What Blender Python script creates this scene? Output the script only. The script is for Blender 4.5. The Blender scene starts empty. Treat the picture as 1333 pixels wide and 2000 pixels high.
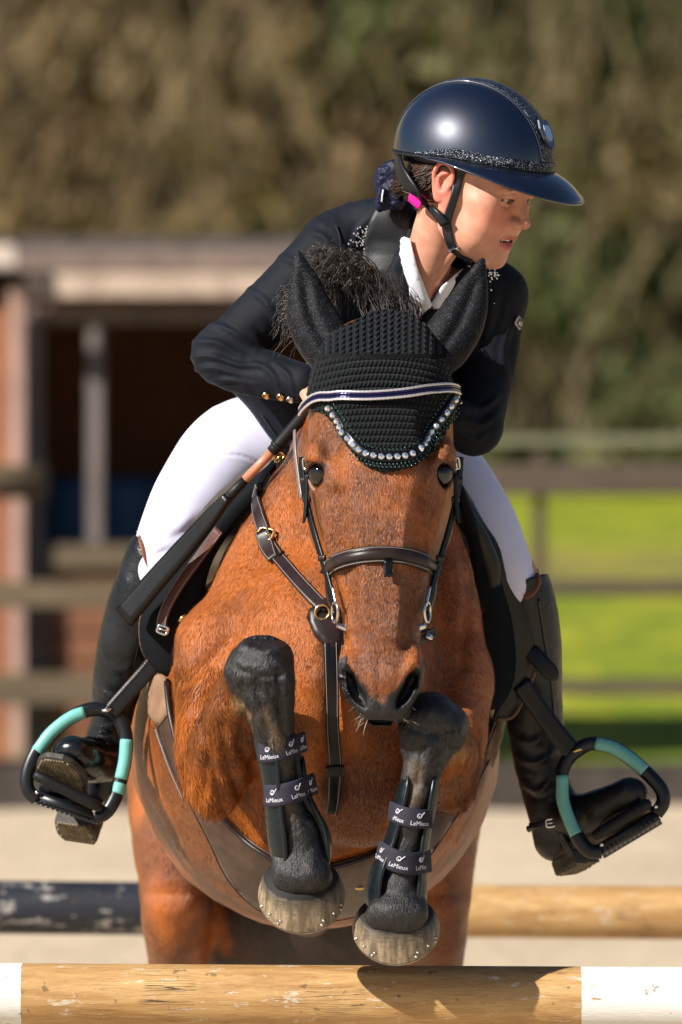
import bpy, bmesh, math, random, os, time
import numpy as np
from mathutils import Vector, Matrix, noise as mnoise

T0 = time.time()
def log(*a): print('[%.1fs]' % (time.time()-T0), *a)
SC = bpy.context.scene
COL = SC.collection
R = math.radians

# ------------------------------------------------------------------ camera, sky, sun, exposure
FPX, CX, CY, HOR = 13800.0, 666.5, 1000.0, 750.0
CAM = np.array([0.0, -12.0, 1.72])
TH = math.atan((CY-HOR)/FPX)
cam_data = bpy.data.cameras.new('camera'); cam = bpy.data.objects.new('camera', cam_data); COL.objects.link(cam)
cam.location = CAM; cam.rotation_euler = (math.pi/2-TH, 0, 0)
cam_data.sensor_fit = 'HORIZONTAL'; cam_data.sensor_width = 24.0; cam_data.lens = FPX*24.0/1333.0
cam_data.clip_start = 0.5; cam_data.clip_end = 1200
cam_data.dof.use_dof = True; cam_data.dof.focus_distance = 12.0; cam_data.dof.aperture_fstop = 4.0; cam_data.dof.aperture_blades = 9
SC.camera = cam
SUN_L = Vector((-0.73, -0.47, 0.55)).normalized()       # direction towards the sun
sun_el = math.asin(SUN_L.z); sun_az = math.atan2(SUN_L.x, SUN_L.y)
world = bpy.data.worlds.new('World'); SC.world = world; world.use_nodes = True
wn = world.node_tree.nodes; wl = world.node_tree.links
bg = wn['Background']; sky = wn.new('ShaderNodeTexSky'); sky.sky_type = 'NISHITA'; sky.sun_disc = False
sky.sun_elevation = sun_el; sky.sun_rotation = sun_az; sky.air_density = 1.0; sky.dust_density = 0.3; sky.ozone_density = 4.0
wl.new(sky.outputs[0], bg.inputs[0]); bg.inputs[1].default_value = 0.046
sun_d = bpy.data.lights.new('sun', 'SUN'); sun_d.energy = 5.0; sun_d.angle = R(0.5); sun_d.color = (1.0, 0.94, 0.86)
sun_o = bpy.data.objects.new('sun', sun_d); COL.objects.link(sun_o); sun_o.location = (-8, -8, 10)
sun_o.rotation_euler = SUN_L.to_track_quat('Z', 'Y').to_euler()
SC.view_settings.view_transform = 'Standard'; SC.view_settings.look = 'None'; SC.view_settings.exposure = 0.70; SC.view_settings.gamma = 1.0
SC.render.engine = 'CYCLES'
SC.cycles.use_denoising = True; SC.cycles.max_bounces = 6; SC.cycles.diffuse_bounces = 3; SC.cycles.glossy_bounces = 3
SC.cycles.transparent_max_bounces = 6; SC.cycles.sample_clamp_indirect = 6.0

# ------------------------------------------------------------------ model space (x right, y down, d deep; 1150 units = 1 m) to world metres
ct, st = math.cos(TH), math.sin(TH)
def W(p):
    p = np.asarray(p, dtype=np.float64).reshape(-1, 3)
    a = (p[:, 0]-CX)/FPX; b = -(p[:, 1]-CY)/FPX
    dx = a; dy = ct + st*b; dz = -st + ct*b
    s = (p[:, 2]/1150.0+12.0)/dy
    return np.stack([CAM[0]+s*dx, CAM[1]+s*dy, CAM[2]+s*dz], 1)
def W1(x, y, d): return Vector(W([[x, y, d]])[0])
def at(px, py, Y): return W1(px, py, Y*1150.0)
def gy(d): return HOR+1.72*FPX/(12+d/1150.0)            # where the ground lies

# ------------------------------------------------------------------ object bookkeeping
def tag(o, label=None, cat=None, group=None, kind=None):
    if label: o['label'] = label
    if cat: o['category'] = cat
    if group: o['group'] = group
    if kind: o['kind'] = kind
    return o
def empty(name, loc=(0, 0, 0), label=None, cat=None, group=None):
    o = bpy.data.objects.new(name, None); COL.objects.link(o); o.location = loc; o.empty_display_size = 0.05
    return tag(o, label, cat, group)
def mesh_obj(name, V, F, mat, parent=None, smooth=True, attrs=None, mats=None, fmat=None, world=False, uv=None):
    """V in model space unless world; F list of index tuples or an (n,4)/(n,3) array."""
    V = np.asarray(V, dtype=np.float64).reshape(-1, 3)
    Vw = V if world else W(V)
    me = bpy.data.meshes.new(name)
    if isinstance(F, np.ndarray):
        n, k = F.shape
        me.vertices.add(len(Vw)); me.vertices.foreach_set('co', Vw.astype(np.float32).ravel())
        me.loops.add(n*k); me.loops.foreach_set('vertex_index', F.astype(np.int32).ravel())
        me.polygons.add(n); me.polygons.foreach_set('loop_start', np.arange(0, n*k, k, dtype=np.int32))
        me.polygons.foreach_set('loop_total', np.full(n, k, dtype=np.int32))
        me.update(calc_edges=True); me.validate()
    else:
        me.from_pydata(Vw.tolist(), [], [tuple(int(i) for i in f) for f in F]); me.update()
    if mats:
        for m in mats: me.materials.append(m)
        if fmat is not None: me.polygons.foreach_set('material_index', np.asarray(fmat, dtype=np.int32))
    elif mat: me.materials.append(mat)
    me.polygons.foreach_set('use_smooth', np.full(len(me.polygons), bool(smooth)))
    if attrs:
        for k_, (tp, arr) in attrs.items():
            at_ = me.attributes.new(k_, tp, 'POINT')
            arr = np.asarray(arr, dtype=np.float32)
            at_.data.foreach_set({'FLOAT': 'value', 'FLOAT_VECTOR': 'vector', 'FLOAT_COLOR': 'color'}[tp], arr.ravel())
    o = bpy.data.objects.new(name, me); COL.objects.link(o)
    if parent is not None:
        o.parent = parent
        o.matrix_parent_inverse = Matrix.Translation(-parent_loc(parent))
    return o
def parent_loc(p):
    v = Vector(p.location)
    if p.parent is not None: v = v + parent_loc(p.parent) + p.matrix_parent_inverse.translation
    return v
def copy_tree(o, parent=None):
    c = o.copy(); COL.objects.link(c)
    if parent is not None: c.parent = parent
    for ch in [x for x in bpy.data.objects if x.parent == o]: copy_tree(ch, c)
    return c
def merge_into(a, b):
    """move the faces of mesh object b into a (keeping b's material) and remove b"""
    ma, mb_ = a.data, b.data; na = len(ma.vertices); off = parent_loc(a) if False else None
    for m in mb_.materials: ma.materials.append(m)
    k = len(ma.materials)-len(mb_.materials)
    V = [tuple(v.co) for v in ma.vertices]+[tuple(v.co) for v in mb_.vertices]
    F = [tuple(p.vertices) for p in ma.polygons]+[tuple(i+na for i in p.vertices) for p in mb_.polygons]
    M = [p.material_index for p in ma.polygons]+[p.material_index+k for p in mb_.polygons]
    me = bpy.data.meshes.new(a.name); me.from_pydata(V, [], F)
    for m in ma.materials: me.materials.append(m)
    me.polygons.foreach_set('material_index', M); a.data = me; bpy.data.objects.remove(b); return a
class MB:
    """collects raw pieces into one mesh"""
    def __init__(s): s.V = []; s.F = []; s.M = []; s.n = 0
    def add(s, V, F, m=0):
        V = np.asarray(V, dtype=np.float64).reshape(-1, 3)
        s.V.append(V); s.F += [tuple(int(i)+s.n for i in f) for f in F]; s.M += [m]*len(F); s.n += len(V); return s
    def box(s, lo, hi, m=0, rot=None, bev=0.0):
        bm = bmesh.new(); bmesh.ops.create_cube(bm, size=1.0)
        lo = Vector(lo); hi = Vector(hi)
        for v in bm.verts: v.co = Vector((v.co.x*(hi.x-lo.x), v.co.y*(hi.y-lo.y), v.co.z*(hi.z-lo.z)))
        if bev: bmesh.ops.bevel(bm, geom=bm.edges[:], offset=bev, segments=2, affect='EDGES')
        c = (lo+hi)/2; M = (rot or Matrix.Identity(3))
        V = [M @ v.co + c for v in bm.verts]; bm.verts.index_update()
        F = [[v.index for v in f.verts] for f in bm.faces]; bm.free()
        return s.add([tuple(v) for v in V], F, m)
    def build(s, name, mat, parent=None, world=False, smooth=False, mats=None):
        return mesh_obj(name, np.concatenate(s.V), s.F, mat, parent, smooth=smooth, world=world, mats=mats, fmat=s.M if mats else None)

# ------------------------------------------------------------------ noise in numpy
def _h(ix, iy, iz, seed):
    n = (ix*374761393 + iy*668265263 + iz*1274126177 + seed*974711) & 0xffffffff
    n = ((n ^ (n >> 13))*1274126177) & 0xffffffff
    return ((n ^ (n >> 16)) & 0xffff)/65535.0
def vnoise(p, scale=1.0, seed=0):
    p = np.asarray(p, dtype=np.float64)/scale
    i = np.floor(p).astype(np.int64); f = p-i; f = f*f*(3-2*f)
    out = 0
    for a in (0, 1):
        wa = f[:, 0] if a else 1-f[:, 0]
        for b in (0, 1):
            wb = f[:, 1] if b else 1-f[:, 1]
            for c in (0, 1):
                wc = f[:, 2] if c else 1-f[:, 2]
                out = out + wa*wb*wc*_h(i[:, 0]+a, i[:, 1]+b, i[:, 2]+c, seed)
    return out*2-1
def fbm(p, scale, seed=0, octv=3):
    r = 0; a = 1.0; t = 0
    for k in range(octv):
        r = r + a*vnoise(p, scale/(2**k), seed+k*7); t += a; a *= .5
    return r/t

# ------------------------------------------------------------------ curves
def crom(P, n):
    """Catmull-Rom through rows of P (any width), n sub-steps per span"""
    P = np.asarray(P, dtype=np.float64); m = len(P)
    if m < 3:
        t = np.linspace(0, 1, n+1)[:, None]; return P[0]*(1-t)+P[1]*t
    Q = np.vstack([2*P[0]-P[1], P, 2*P[-1]-P[-2]])
    out = []
    for i in range(m-1):
        p0, p1, p2, p3 = Q[i], Q[i+1], Q[i+2], Q[i+3]
        for k in range(n):
            t = k/n
            out.append(.5*((2*p1)+(-p0+p2)*t+(2*p0-5*p1+4*p2-p3)*t*t+(-p0+3*p1-3*p2+p3)*t**3))
    out.append(P[-1]); return np.array(out)
def nrm(v):
    v = np.asarray(v, dtype=np.float64); return v/(np.linalg.norm(v, axis=-1, keepdims=True)+1e-12)
def resample(P, step):
    P = np.asarray(P, dtype=np.float64); L = np.r_[0, np.cumsum(np.linalg.norm(np.diff(P[:, :3], axis=0), axis=1))]
    n = max(2, int(round(L[-1]/step))+1); s = np.linspace(0, L[-1], n)
    return np.stack([np.interp(s, L, P[:, k]) for k in range(P.shape[1])], 1)

# ------------------------------------------------------------------ signed distance shapes (model space)
class Chain:
    """limb: nodes (x,y,d,a,b) with elliptic sections; 'ref' gives the direction of a"""
    def __init__(s, nodes, k=10.0, ref=(1, 0, 0), p=2.0, sub=3, op='u'):
        N = np.asarray(nodes, dtype=np.float64)
        if N.shape[1] == 4: N = np.hstack([N, N[:, 3:4]])
        if sub > 1 and len(N) > 2: N = crom(N, sub)
        s.C = N[:, :3]; s.A = N[:, 3]; s.B = N[:, 4]; s.k = k; s.p = p; s.op = op
        s.seg = []
        ref = np.asarray(ref, dtype=np.float64)
        for i in range(len(N)-1):
            w = s.C[i+1]-s.C[i]; L = np.linalg.norm(w)
            if L < 1e-6: continue
            w = w/L; u = ref-w*(ref@w)
            if np.linalg.norm(u) < 1e-3: u = np.array([0, 1., 0])-w*w[1]
            u = nrm(u); v = np.cross(w, u)
            s.seg.append((s.C[i], w, L, u, v, s.A[i], s.A[i+1], s.B[i], s.B[i+1]))
        r = np.maximum(s.A, s.B)[:, None]
        s.lo = (s.C-r).min(0); s.hi = (s.C+r).max(0)
    def __call__(s, P):
        best = None
        for (c, w, L, u, v, a0, a1, b0, b1) in s.seg:
            q = P-c; h = q@w; t = np.clip(h/L, 0, 1); hw = h-t*L
            a = a0+(a1-a0)*t; b = b0+(b1-b0)*t
            qu = q@u; qv = q@v
            m = np.minimum(a, b)
            if s.p == 2.0:
                k0 = np.sqrt((qu/a)**2+(qv/b)**2+(hw/m)**2)+1e-9
                k1 = np.sqrt((qu/a**2)**2+(qv/b**2)**2+(hw/m**2)**2)+1e-9
                d = np.where(k0 < 0.3, (k0-1)*m, k0*(k0-1)/k1)
            else:
                k0 = (np.abs(qu/a)**s.p+np.abs(qv/b)**s.p+np.abs(hw/m)**s.p)**(1/s.p)+1e-9
                r = np.sqrt(qu**2+qv**2+hw**2)
                d = np.where(k0 < 0.3, (k0-1)*m, r*(1-1/k0))
            best = d if best is None else np.minimum(best, d)
        return best
class Ell:
    """ellipsoid; rot: 3 rows = local axes"""
    def __init__(s, c, r, rot=None, k=10.0, op='u'):
        s.c = np.asarray(c, dtype=np.float64); s.r = np.asarray(r, dtype=np.float64); s.M = np.eye(3) if rot is None else np.asarray(rot, dtype=np.float64)
        s.k = k; s.op = op; m = max(s.r); s.lo = s.c-m; s.hi = s.c+m
    def __call__(s, P):
        q = (P-s.c)@s.M.T
        k0 = np.sqrt(((q/s.r)**2).sum(1))+1e-9; k1 = np.sqrt(((q/s.r**2)**2).sum(1))+1e-9
        return np.where(k0 < 0.3, (k0-1)*s.r.min(), k0*(k0-1)/k1)
def rotz(deg, tilt=0):
    """axes for an ellipsoid turned in the picture plane (clockwise positive)"""
    a = R(deg); c, s_ = math.cos(a), math.sin(a)
    M = np.array([[c, s_, 0], [-s_, c, 0], [0, 0, 1.]])
    if tilt:
        b = R(tilt); T = np.array([[1, 0, 0], [0, math.cos(b), math.sin(b)], [0, -math.sin(b), math.cos(b)]]); M = T@M
    return M
class Field:
    def __init__(s, prims, post=None): s.prims = prims; s.post = post
    def ev(s, P, prims=None):
        d = None
        for pr in (s.prims if prims is None else prims):
            e = pr(P)
            if d is None:
                d = e if pr.op == 'u' else np.full(len(P), 1e3); continue
            k = pr.k
            if pr.op == 'u':
                h = np.clip(.5+.5*(d-e)/k, 0, 1); d = e*h+d*(1-h)-k*h*(1-h)
            elif pr.op == 's':
                h = np.clip(.5-.5*(d+e)/k, 0, 1); d = d*(1-h)-e*h+k*h*(1-h)
            else:
                h = np.clip(.5-.5*(d-e)/k, 0, 1); d = e*(1-h)+d*h if False else np.maximum(d, e)
        if s.post is not None: d = s.post(P, d)
        return d
    __call__ = lambda s, P: s.ev(P)
    def cull(s, lo, hi, mar):
        out = []
        for pr in s.prims:
            m = mar+getattr(pr, 'k', 0)
            if not hasattr(pr, 'lo') or (np.all(pr.lo-m < hi) and np.all(pr.hi+m > lo)): out.append(pr)
        return out
    def bounds(s, pad=10):
        lo = np.min([p.lo for p in s.prims if p.op == 'u' and hasattr(p, 'lo')], 0)-pad
        hi = np.max([p.hi for p in s.prims if p.op == 'u' and hasattr(p, 'hi')], 0)+pad
        return lo, hi
    def grad(s, P, e=1.5):
        P = np.asarray(P, dtype=np.float64); g = np.zeros_like(P)
        for k in range(3):
            o = np.zeros(3); o[k] = e; g[:, k] = s.ev(P+o)-s.ev(P-o)
        return nrm(g)
QUICK = float(os.environ.get('SCENE_QUICK', '1'))
def axis(lo, hi, h, far=None, fine=None, k=2.0):
    """grid axis; steps grow beyond 'far', and are k times wider outside the interval 'fine'"""
    h = h*QUICK; out = [lo]; 
    while out[-1] < hi:
        st_ = h
        if fine is not None: st_ = h*min(k, 1+max(0, fine[0]-out[-1], out[-1]-fine[1])*.03)
        if far is not None and out[-1] > far: st_ = min(h*5, h+(out[-1]-far)*0.02)
        out.append(out[-1]+st_)
    return np.array(out)
def surface(field, X, Y, Z, B=14, slack=2.2):
    """naive surface nets on a rectilinear grid, block by block"""
    def pad(A):
        n = (len(A)-1) % B
        if n:
            st_ = A[-1]-A[-2]; A = np.r_[A, A[-1]+st_*np.arange(1, B-n+1)]
        return A
    X, Y, Z = pad(X), pad(Y), pad(Z)
    nx, ny, nz = (len(X)-1)//B, (len(Y)-1)//B, (len(Z)-1)//B
    bx = (X[0:-1:B]+X[B::B])/2; by = (Y[0:-1:B]+Y[B::B])/2; bz = (Z[0:-1:B]+Z[B::B])/2
    hx = (X[B::B]-X[0:-1:B])/2; hy = (Y[B::B]-Y[0:-1:B])/2; hz = (Z[B::B]-Z[0:-1:B])/2
    G = np.stack(np.meshgrid(bx, by, bz, indexing='ij'), -1).reshape(-1, 3)
    H = np.sqrt(sum(g**2 for g in np.meshgrid(hx, hy, hz, indexing='ij'))).ravel()
    f = np.concatenate([field.ev(G[i:i+200000]) for i in range(0, len(G), 200000)])
    keep = np.nonzero(np.abs(f) < H*slack)[0]
    SY, SZ = len(Y)+1, len(Z)+1
    cid_all, V_all, Q_all = [], [], []
    I, J, K = np.meshgrid(np.arange(B+1), np.arange(B+1), np.arange(B+1), indexing='ij')
    for b in keep:
        i0 = (b//(ny*nz))*B; j0 = ((b//nz) % ny)*B; k0 = (b % nz)*B
        x, y, z = X[i0:i0+B+1], Y[j0:j0+B+1], Z[k0:k0+B+1]
        lo = np.array([x[0], y[0], z[0]]); hi = np.array([x[-1], y[-1], z[-1]])
        pr = field.cull(lo, hi, 2*(x[1]-x[0]))
        if not pr: continue
        P = np.stack([x[I].ravel(), y[J].ravel(), z[K].ravel()], 1)
        D = field.ev(P, pr).reshape(B+1, B+1, B+1)
        S = D < 0
        if S.all() or not S.any(): continue
        c = S[:-1, :-1, :-1].astype(np.int8)
        for (a_, b_, c_) in ((1,0,0),(0,1,0),(0,0,1),(1,1,0),(1,0,1),(0,1,1),(1,1,1)):
            c = c+S[a_:B+a_, b_:B+b_, c_:B+c_]
        ci, cj, ck = np.nonzero((c > 0) & (c < 8))
        acc = np.zeros((len(ci), 3)); cnt = np.zeros(len(ci))
        for ax in range(3):
            for u_ in (0, 1):
                for v_ in (0, 1):
                    o = [0, 0, 0]; o[(ax+1) % 3] = u_; o[(ax+2) % 3] = v_
                    e = [0, 0, 0]; e[ax] = 1
                    a0 = D[ci+o[0], cj+o[1], ck+o[2]]; a1 = D[ci+o[0]+e[0], cj+o[1]+e[1], ck+o[2]+e[2]]
                    m = (a0 < 0) != (a1 < 0)
                    t = np.where(m, a0/(a0-a1+1e-20), 0)
                    p = [ci+o[0], cj+o[1], ck+o[2]]
                    pos = [None]*3
                    for q, ar in enumerate((x, y, z)):
                        pos[q] = ar[p[q]]+(t*(ar[np.minimum(p[q]+1, B)]-ar[p[q]]) if q == ax else 0)
                    acc += np.stack(pos, 1)*m[:, None]; cnt += m
        V_all.append(acc/cnt[:, None]); cid_all.append(((i0+ci)*SY+(j0+cj))*SZ+(k0+ck))
        # quads for edges that start in this block
        st3 = (SY*SZ, SZ, 1)
        for ax in range(3):
            sl1 = [slice(0, B)]*3; sl2 = [slice(0, B)]*3; sl2[ax] = slice(1, B+1)
            A = S[tuple(sl1)]; Bq = S[tuple(sl2)]
            ei, ej, ek = np.nonzero(A != Bq)
            if not len(ei): continue
            base = ((i0+ei)*SY+(j0+ej))*SZ+(k0+ek)
            su, sv = st3[(ax+1) % 3], st3[(ax+2) % 3]
            q = np.stack([base-su-sv, base-sv, base, base-su], 1)
            flip = ~A[ei, ej, ek]
            q[flip] = q[flip][:, ::-1]
            Q_all.append(q)
    cid = np.concatenate(cid_all); V = np.concatenate(V_all); Q = np.concatenate(Q_all)
    o = np.argsort(cid); cs = cid[o]
    idx = np.searchsorted(cs, Q.ravel()); idx = np.clip(idx, 0, len(cs)-1)
    ok = (cs[idx] == Q.ravel()).reshape(-1, 4).all(1)
    F = o[idx].reshape(-1, 4)[ok]
    # x right, y down, d deep is a left/right-flipped frame against the world: keep faces outward there
    return V, F
def vnormals(V, F):
    n = np.cross(V[F[:, 1]]-V[F[:, 0]], V[F[:, 2]]-V[F[:, 0]])
    N = np.zeros_like(V)
    for k in range(F.shape[1]): np.add.at(N, F[:, k], n)
    return nrm(N)
def smooth_mesh(V, F, it=2, lam=.5, keep=None):
    E = np.vstack([F[:, [0, 1]], F[:, [1, 2]], F[:, [2, 3]], F[:, [3, 0]]])
    for _ in range(it):
        acc = np.zeros_like(V); cnt = np.zeros(len(V))
        np.add.at(acc, E[:, 0], V[E[:, 1]]); np.add.at(cnt, E[:, 0], 1)
        V = V+lam*(acc/np.maximum(cnt, 1)[:, None]-V)*((cnt > 0)[:, None])
    return V
def mesh_field(field, h, far=None, lo=None, hi=None, sm=1, slack=2.2, fx=None, fy=None, k=2.0):
    l, u = field.bounds()
    if lo is not None: l = np.maximum(l, lo)
    if hi is not None: u = np.minimum(u, hi)
    V, F = surface(field, axis(l[0], u[0], h, None, fx, k), axis(l[1], u[1], h, None, fy, k), axis(l[2], u[2], h, far), slack=slack)
    if sm: V = smooth_mesh(V, F, sm)
    # outward test against the field gradient
    s = slice(0, len(F), max(1, len(F)//200)); f = F[s]
    n = np.cross(V[f[:, 1]]-V[f[:, 0]], V[f[:, 2]]-V[f[:, 0]]); c = V[f].mean(1)
    if (field.grad(c)*n).sum(1).mean() < 0: F = F[:, ::-1].copy()
    return V, F
def hit(field, x, y, d0=-700.0, d1=2500.0, rad=0.0):
    """depth where sight lines through (x,y) meet the field grown by rad"""
    x = np.atleast_1d(np.asarray(x, float)); y = np.atleast_1d(np.asarray(y, float))
    d = np.full(len(x), d0); step_prev = 0
    for _ in range(90):
        f = field.ev(np.stack([x, y, d], 1))-rad
        d = d+np.clip(f*.6, -20, 40)
    miss = d > d1
    return d, miss

# ------------------------------------------------------------------ surfaces swept by hand
def tube(path, rad, n=10, cap=True, flat=None, ref=None):
    """round or elliptic tube; path (m,3), rad scalar or list; flat = ratio of second radius; ref = direction of first radius"""
    P = np.asarray(path, float); m = len(P)
    r = np.broadcast_to(np.asarray(rad, float), (m,)) if np.ndim(rad) < 2 else None
    T = nrm(np.gradient(P, axis=0))
    if ref is None:
        u = np.cross(T[0], [0.3, 0.2, 0.9]); u = nrm(u); U = [u]
        for i in range(1, m):
            u = U[-1]-T[i]*(U[-1]@T[i]); U.append(nrm(u))
        U = np.array(U)
    else:
        Rf = np.broadcast_to(np.asarray(ref, float), (m, 3)); U = nrm(Rf-T*(Rf*T).sum(1)[:, None])
    Vv = np.cross(T, U); a = np.linspace(0, 2*math.pi, n, endpoint=False)
    ra = r; rb = r if flat is None else r*np.asarray(flat)
    V = (P[:, None]+U[:, None]*(np.cos(a)[None, :, None]*ra[:, None, None])+Vv[:, None]*(np.sin(a)[None, :, None]*rb[:, None, None])).reshape(-1, 3)
    F = [(i*n+j, i*n+(j+1) % n, (i+1)*n+(j+1) % n, (i+1)*n+j) for i in range(m-1) for j in range(n)]
    if cap: F += [tuple(range(n))[::-1], tuple((m-1)*n+j for j in range(n))]
    return V, F
def ribbon(P, N, width, thick, rnd=0.35, lift=0.0):
    """flat strap along P with face normals N (pointing outwards), rounded edges"""
    P = np.asarray(P, float); N = nrm(np.asarray(N, float)); m = len(P)
    T = nrm(np.gradient(P, axis=0)); S = nrm(np.cross(T, N)); N = nrm(np.cross(S, T))
    w = np.broadcast_to(np.asarray(width, float), (m,))/2; t = np.broadcast_to(np.asarray(thick, float), (m,))
    e = rnd
    prof = [(-1, 0), (-1, .55), (-1+.12, 1), (-.5, 1.02), (.5, 1.02), (1-.12, 1), (1, .55), (1, 0)]
    V = np.concatenate([(P[:, None]+S[:, None]*(a*w)[:, None, None]+N[:, None]*(b*t+lift)[:, None, None]) for a, b in prof], 1).reshape(-1, 3)
    n = len(prof)
    F = [(i*n+j, (i+1)*n+j, (i+1)*n+(j+1) % n, i*n+(j+1) % n) for i in range(m-1) for j in range(n)]
    F += [tuple(range(n)), tuple((m-1)*n+j for j in range(n))[::-1]]
    return V, F
def sheet(rows, thick, su=4, sv=4, both=False):
    """smooth thick sheet through rows of (x,y,d) points; thickness goes to both sides"""
    A = np.array([crom(r, su) for r in rows])
    A = np.array([crom(A[:, j], sv) for j in range(A.shape[1])]).transpose(1, 0, 2)
    m, n = A.shape[:2]
    du = np.gradient(A, axis=1); dv = np.gradient(A, axis=0); N = nrm(np.cross(du, dv))
    t = thick/2
    ed = np.ones((m, n)); ed[0] = ed[-1] = .35; ed[:, 0] = .35; ed[:, -1] = .35
    top = A+N*(t*ed)[..., None]; bot = A-N*(t*ed)[..., None]
    V = np.concatenate([top.reshape(-1, 3), bot.reshape(-1, 3)]); F = []
    o = m*n
    for i in range(m-1):
        for j in range(n-1):
            a, b, c, d = i*n+j, i*n+j+1, (i+1)*n+j+1, (i+1)*n+j
            F.append((a, d, c, b)); F.append((o+a, o+b, o+c, o+d))
    for i in range(m-1):
        F.append((i*n, o+i*n, o+(i+1)*n, (i+1)*n)); F.append((i*n+n-1, (i+1)*n+n-1, o+(i+1)*n+n-1, o+i*n+n-1))
    for j in range(n-1):
        F.append((j, j+1, o+j+1, o+j)); k = (m-1)*n+j; F.append((k, o+k, o+k+1, k+1))
    return V, F
def poly_inside_dist(P2, poly):
    """signed distance (negative inside) of 2D points to a closed polygon"""
    poly = np.asarray(poly, float); n = len(poly); P2 = np.asarray(P2, float)
    best = np.full(len(P2), 1e18); ins = np.zeros(len(P2), bool)
    for i in range(n):
        a = poly[i]; b = poly[(i+1) % n]; e = b-a; w = P2-a
        t = np.clip((w@e)/(e@e+1e-12), 0, 1); q = w-t[:, None]*e; best = np.minimum(best, (q**2).sum(1))
        c = ((a[1] > P2[:, 1]) != (b[1] > P2[:, 1])) & (P2[:, 0] < (b[0]-a[0])*(P2[:, 1]-a[1])/(b[1]-a[1]+1e-12)+a[0])
        ins ^= c
    d = np.sqrt(best); return np.where(ins, -d, d)

from mathutils.geometry import delaunay_2d_cdt
def drape(field, poly, lift, thick, step=7.0, d0=-700.0, smooth_n=0, bulge=None, wob=None, dclip=None):
    """cloth or leather patch: fill the outline 'poly' (x,y), lay it on the field and give it a thickness"""
    poly = resample(np.vstack([poly, poly[:1]]), step)[:-1]
    lo, hi = poly.min(0), poly.max(0)
    gx, gy_ = np.meshgrid(np.arange(lo[0], hi[0], step), np.arange(lo[1], hi[1], step)); g = np.stack([gx.ravel(), gy_.ravel()], 1); g[:, 0] += (np.round(g[:, 1]/step) % 2)*step/2
    g = g[poly_inside_dist(g, poly) < -step*.45]
    n = len(poly); allp = np.vstack([poly, g])
    r = delaunay_2d_cdt([Vector(p) for p in allp], [(i, (i+1) % n) for i in range(n)], [], 1, 1e-4)
    v2 = np.array([tuple(v) for v in r[0]]); F = [tuple(f) for f in r[2]]
    d, miss = hit(field, v2[:, 0], v2[:, 1], d0)
    bad = d > np.median(d)+420
    if bad.any() and (~bad).any():
        gd = v2[~bad]; d[bad] = [d[~bad][np.argmin(((gd-q)**2).sum(1))] for q in v2[bad]]
    P = np.stack([v2[:, 0], v2[:, 1], d], 1)
    if dclip is not None: P[:, 2] = np.clip(P[:, 2], dclip[0], dclip[1])
    N = field.grad(P, 3.0)
    e = np.clip(-poly_inside_dist(v2, poly)/max(step*.9, thick*.8), 0, 1)
    ext = np.sqrt(1-(1-e)**2)*.75+.25
    if bulge is not None: ext = ext+bulge(v2)/thick
    top = P+N*(lift+thick*ext)[:, None]; bot = P+N*lift
    # orient
    a, b, c = [np.array([f[k] for f in F]) for k in range(3)]
    cr = np.cross(top[b]-top[a], top[c]-top[a]); sgn = (cr*N[a]).sum(1)
    F = [f if s_ > 0 else f[::-1] for f, s_ in zip(F, sgn)]
    m = len(v2); cnt = {}
    for f in F:
        for i in range(len(f)): cnt[(f[i], f[(i+1) % len(f)])] = 1
    side = [(v, u, u+m, v+m) for (u, v) in cnt if (v, u) not in cnt]
    Fall = F+[tuple(i+m for i in f[::-1]) for f in F]+[(a_[0], a_[1], a_[2], a_[3]) for a_ in side]
    return np.vstack([top, bot]), Fall, np.vstack([v2, v2])
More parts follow.
